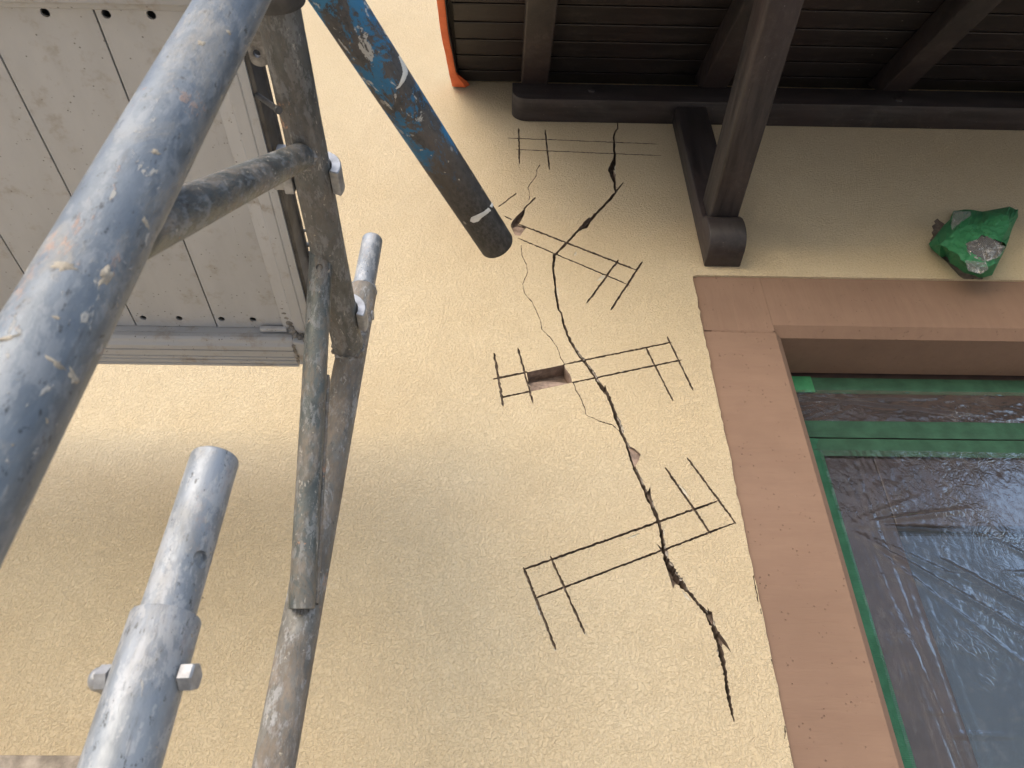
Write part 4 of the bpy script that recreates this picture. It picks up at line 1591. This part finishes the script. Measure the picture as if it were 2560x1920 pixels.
# end rail by the crossbar: stepped underside, outer face coloured dark as if in shadow, with a lip
XO = -.306
prof = [(XE - .004, HD - .0015), (XE - .004, HD - .006), (-.336, HD - .009), (-.333, HD - .0135), (-.318, HD - .0135), (-.3165, HD - .012), (-.315, HD - .0135), (XO + .001, HD - .013), (XO + .001, HD + .03), (XO, HD + .034), (XE, HD + .034)]
er = mesh_obj("end_rail", *prism(prof, 'y', YI0 - .05, YI1 + .05), M['endrail'], deck)
er_face = mesh_obj("end_plate", *prism([(XO + .0015, HD - .010), (XO + .007, HD - .010), (XO + .007, HD + .028), (XO + .010, HD + .030), (XO + .010, HD + .034), (XO + .0055, HD + .0355), (XO + .0055, HD + .040), (XO + .0015, HD + .040)], 'y', YI0 - .05, YI1 + .05), M['darksteel'], deck)
# corner casting and weld at the near-wall corner
V, Fs = prism([(XE + .0125, YI1 - .002), (XE + .040, YI1 + .004), (XE + .046, YI1 + .020), (XE + .030, YI1 + .056), (XE + .0125, YI1 + .056)], 'z', HB + .001, HD + .05, .003)
mesh_obj("corner_cap", V, Fs, M['rail'], deck)


def bead(path, r0, name, parent, mat, seed):
    V, Fs = [], []
    K, seg = 10, 8
    pts_ = []
    for (a, b) in zip(path, path[1:]):
        for k in range(K):
            pts_.append(Vector(a).lerp(Vector(b), k / K))
    pts_.append(Vector(path[-1]))
    for i, p in enumerate(pts_):
        q = pts_[min(i + 1, len(pts_) - 1)] - pts_[max(i - 1, 0)]
        q.normalize()
        x = q.cross(Vector((0, .1, 1))).normalized()
        y = q.cross(x)
        rr = r0 * (1 + .30 * math.sin(i * 1.25) + .35 * noise.noise((i * .5, seed, 0)))
        if i in (0, len(pts_) - 1):
            rr *= .3
        for s in range(seg):
            a = 2 * math.pi * s / seg
            V.append(p + x * rr * math.cos(a) + y * rr * math.sin(a))
    for i in range(len(pts_) - 1):
        for s in range(seg):
            t = (s + 1) % seg
            Fs.append((i * seg + s, i * seg + seg + s, i * seg + seg + t, i * seg + t))
    return mesh_obj(name, V, Fs, mat, parent, smooth=True)


bead([(XE + .003, YI1 - .055, HD - .0005), (XE + .006, YI1 - .035, HD - .002), (XE + .010, YI1 - .012, HD - .006), (XE + .014, YI1 - .002, HD - .016), (XE + .030, YI1 + .003, HB + .012), (XE + .042, YI1 + .012, HB + .006), (XE + .046, YI1 + .024, HB + .004)], .0058, "weld", deck, M['weld'], 3)
bead([(XE + .0135, YI1 + .004, HB + .001), (XE + .0145, YI1 + .03, HB - .0005), (XE + .014, YI1 + .054, HB + .002)], .0026, "weld", deck, M['weld'], 6)
mesh_obj("corner_plate", *box(XE - .042, XE + .002, YI1 - .010, YI1 - .0025, HD - .012, HD - .0045, .0015), M['endrail'], deck)
# dribbles of mortar on the end plate's lip
rnd = random.Random(8)
parts = []
for k in range(9):
    y = rnd.uniform(.78, .92)
    s = rnd.uniform(.002, .0045)
    bmx = bmesh.new()
    bmesh.ops.create_icosphere(bmx, subdivisions=2, radius=s)
    for v in bmx.verts:
        v.co *= 1 + .35 * noise.noise(v.co * 500 + Vector((k, 0, 0)))
        v.co += Vector((XO + .011, y, HD + .033 + rnd.uniform(-.001, .001)))
    parts.append(bm_out(bmx))
dm = mesh_obj("dried_mortar", *merge(*parts), M['weld'], deck, smooth=True)
dm['kind'] = 'stuff'


# claws hooked over the crossbar
def claw(yc, wd=.036):
    ri, ro = TR + .0010, TR + .0135
    prof = []
    A0, A1 = R(-22), R(180)
    for k in range(25):
        a = A0 + (A1 - A0) * k / 24
        prof.append((XT + ro * math.cos(a), CAM_Z + HT + ro * math.sin(a)))
    prof.append((XT - ro, CAM_Z + HT - .012))
    prof.append((XT - ri, CAM_Z + HT - .012))
    for k in range(25):
        a = A1 + (A0 - A1) * k / 24
        prof.append((XT + ri * math.cos(a), CAM_Z + HT + ri * math.sin(a)))
    V, Fs = prism(prof, 'y', yc - wd / 2, yc + wd / 2, .0012, 1)
    arm = box(XO + .0105, XT - TR - .011, yc - wd / 2 + .002, yc + wd / 2 - .002, CAM_Z + HT - .006, CAM_Z + HT + .05, .0015)
    return mesh_obj("claw", *merge((V, Fs), arm), M['steel'], deck, smooth=True, sharp=R(30))


ycl = PH(848, 452, .845).y
claw(ycl)
ycl2 = PH(905, 800, .845).y
claw(ycl2)
# safety latch: flat bar with a rounded, pierced end
lp = PH(672, 150, .885)
lz = CAM_Z + .856
la, lb = PH(655, 60, .868), PH(646, 152, .868)
xm = PH(650, 120, .868).x
yl = PH(650, 153, .868).y
wl = .0105
prof = [(xm - wl, yl - .16)]
cx, cy = xm, yl - wl * .75
P_ = [Vector((xm + wl, yl - .16)), ]
arc = [Vector((cx + wl * math.cos(t * math.pi / 12), cy + wl * .75 * math.sin(t * math.pi / 12))) for t in range(13)]
outl2 = [Vector((xm - wl, yl - .16)), Vector((xm + wl, yl - .16))] + arc
hc_, hr_ = Vector((xm - .0015, yl - .0155)), .0042
PP = outl2 + [hc_ + Vector((hr_ * math.cos(t * math.pi / 10), hr_ * 1.2 * math.sin(t * math.pi / 10))) for t in range(20)]
EE = [(i, (i + 1) % len(outl2)) for i in range(len(outl2))] + [(len(outl2) + t, len(outl2) + (t + 1) % 20) for t in range(20)]
v, e_, f, *_ = delaunay_2d_cdt(PP, EE, [], 0, 1e-7)
bm = bmesh.new()
bv = [bm.verts.new((p[0], p[1], lz)) for p in v]
for t in f:
    cx_ = sum(v[i][0] for i in t) / 3
    cy_ = sum(v[i][1] for i in t) / 3
    if winding(outl2, cx_, cy_) == 0 or math.hypot(cx_ - hc_.x, (cy_ - hc_.y) / 1.2) < hr_ * .97:
        continue
    bm.faces.new([bv[i] for i in t])
for q in [q for q in bm.verts if not q.link_faces]:
    bm.verts.remove(q)
ext = bmesh.ops.extrude_face_region(bm, geom=bm.faces[:])
bmesh.ops.translate(bm, verts=[g_ for g_ in ext['geom'] if isinstance(g_, bmesh.types.BMVert)], vec=(0, 0, .006))
mesh_obj("safety_latch", *bm_out(bm), M['weld'], deck)
# locking pin through the end plate
p0 = PXP(646, 240, XO + .008)
p1 = PH(697, 276, .808)
mpin = frame_matrix(p0 - (p1 - p0).normalized() * .01, p1, (0, 0, 1))
Lp = (p1 - p0).length + .01
V, Fs = lathe([(0, 0), (.0034, 0), (.0034, Lp - .006), (.0046, Lp - .005), (.0046, Lp - .0008), (.004, Lp), (0, Lp)], 24)
obj_in_frame("locking_pin", V, Fs, M['darksteel'], deck, mpin, True, R(40))

# ------------------------------------------------------------------ old plank at the wall, lower left
zt_ = PY(100, 1906, 1.20).z
V, Fs = box(-2.6, PY(300, 1915, 1.2).x, 1.16, 1.26, zt_ - .045, zt_, .003)
bm = bmesh.new()
bv = [bm.verts.new(v) for v in V]
for f in Fs:
    bm.faces.new([bv[i] for i in f])
V, Fs = bm_out(bm)
pl = mesh_obj("wooden_plank", V, Fs, M['old_wood'])
tag(pl, "weathered wooden plank edge at the wall, showing in the bottom left corner", "plank")
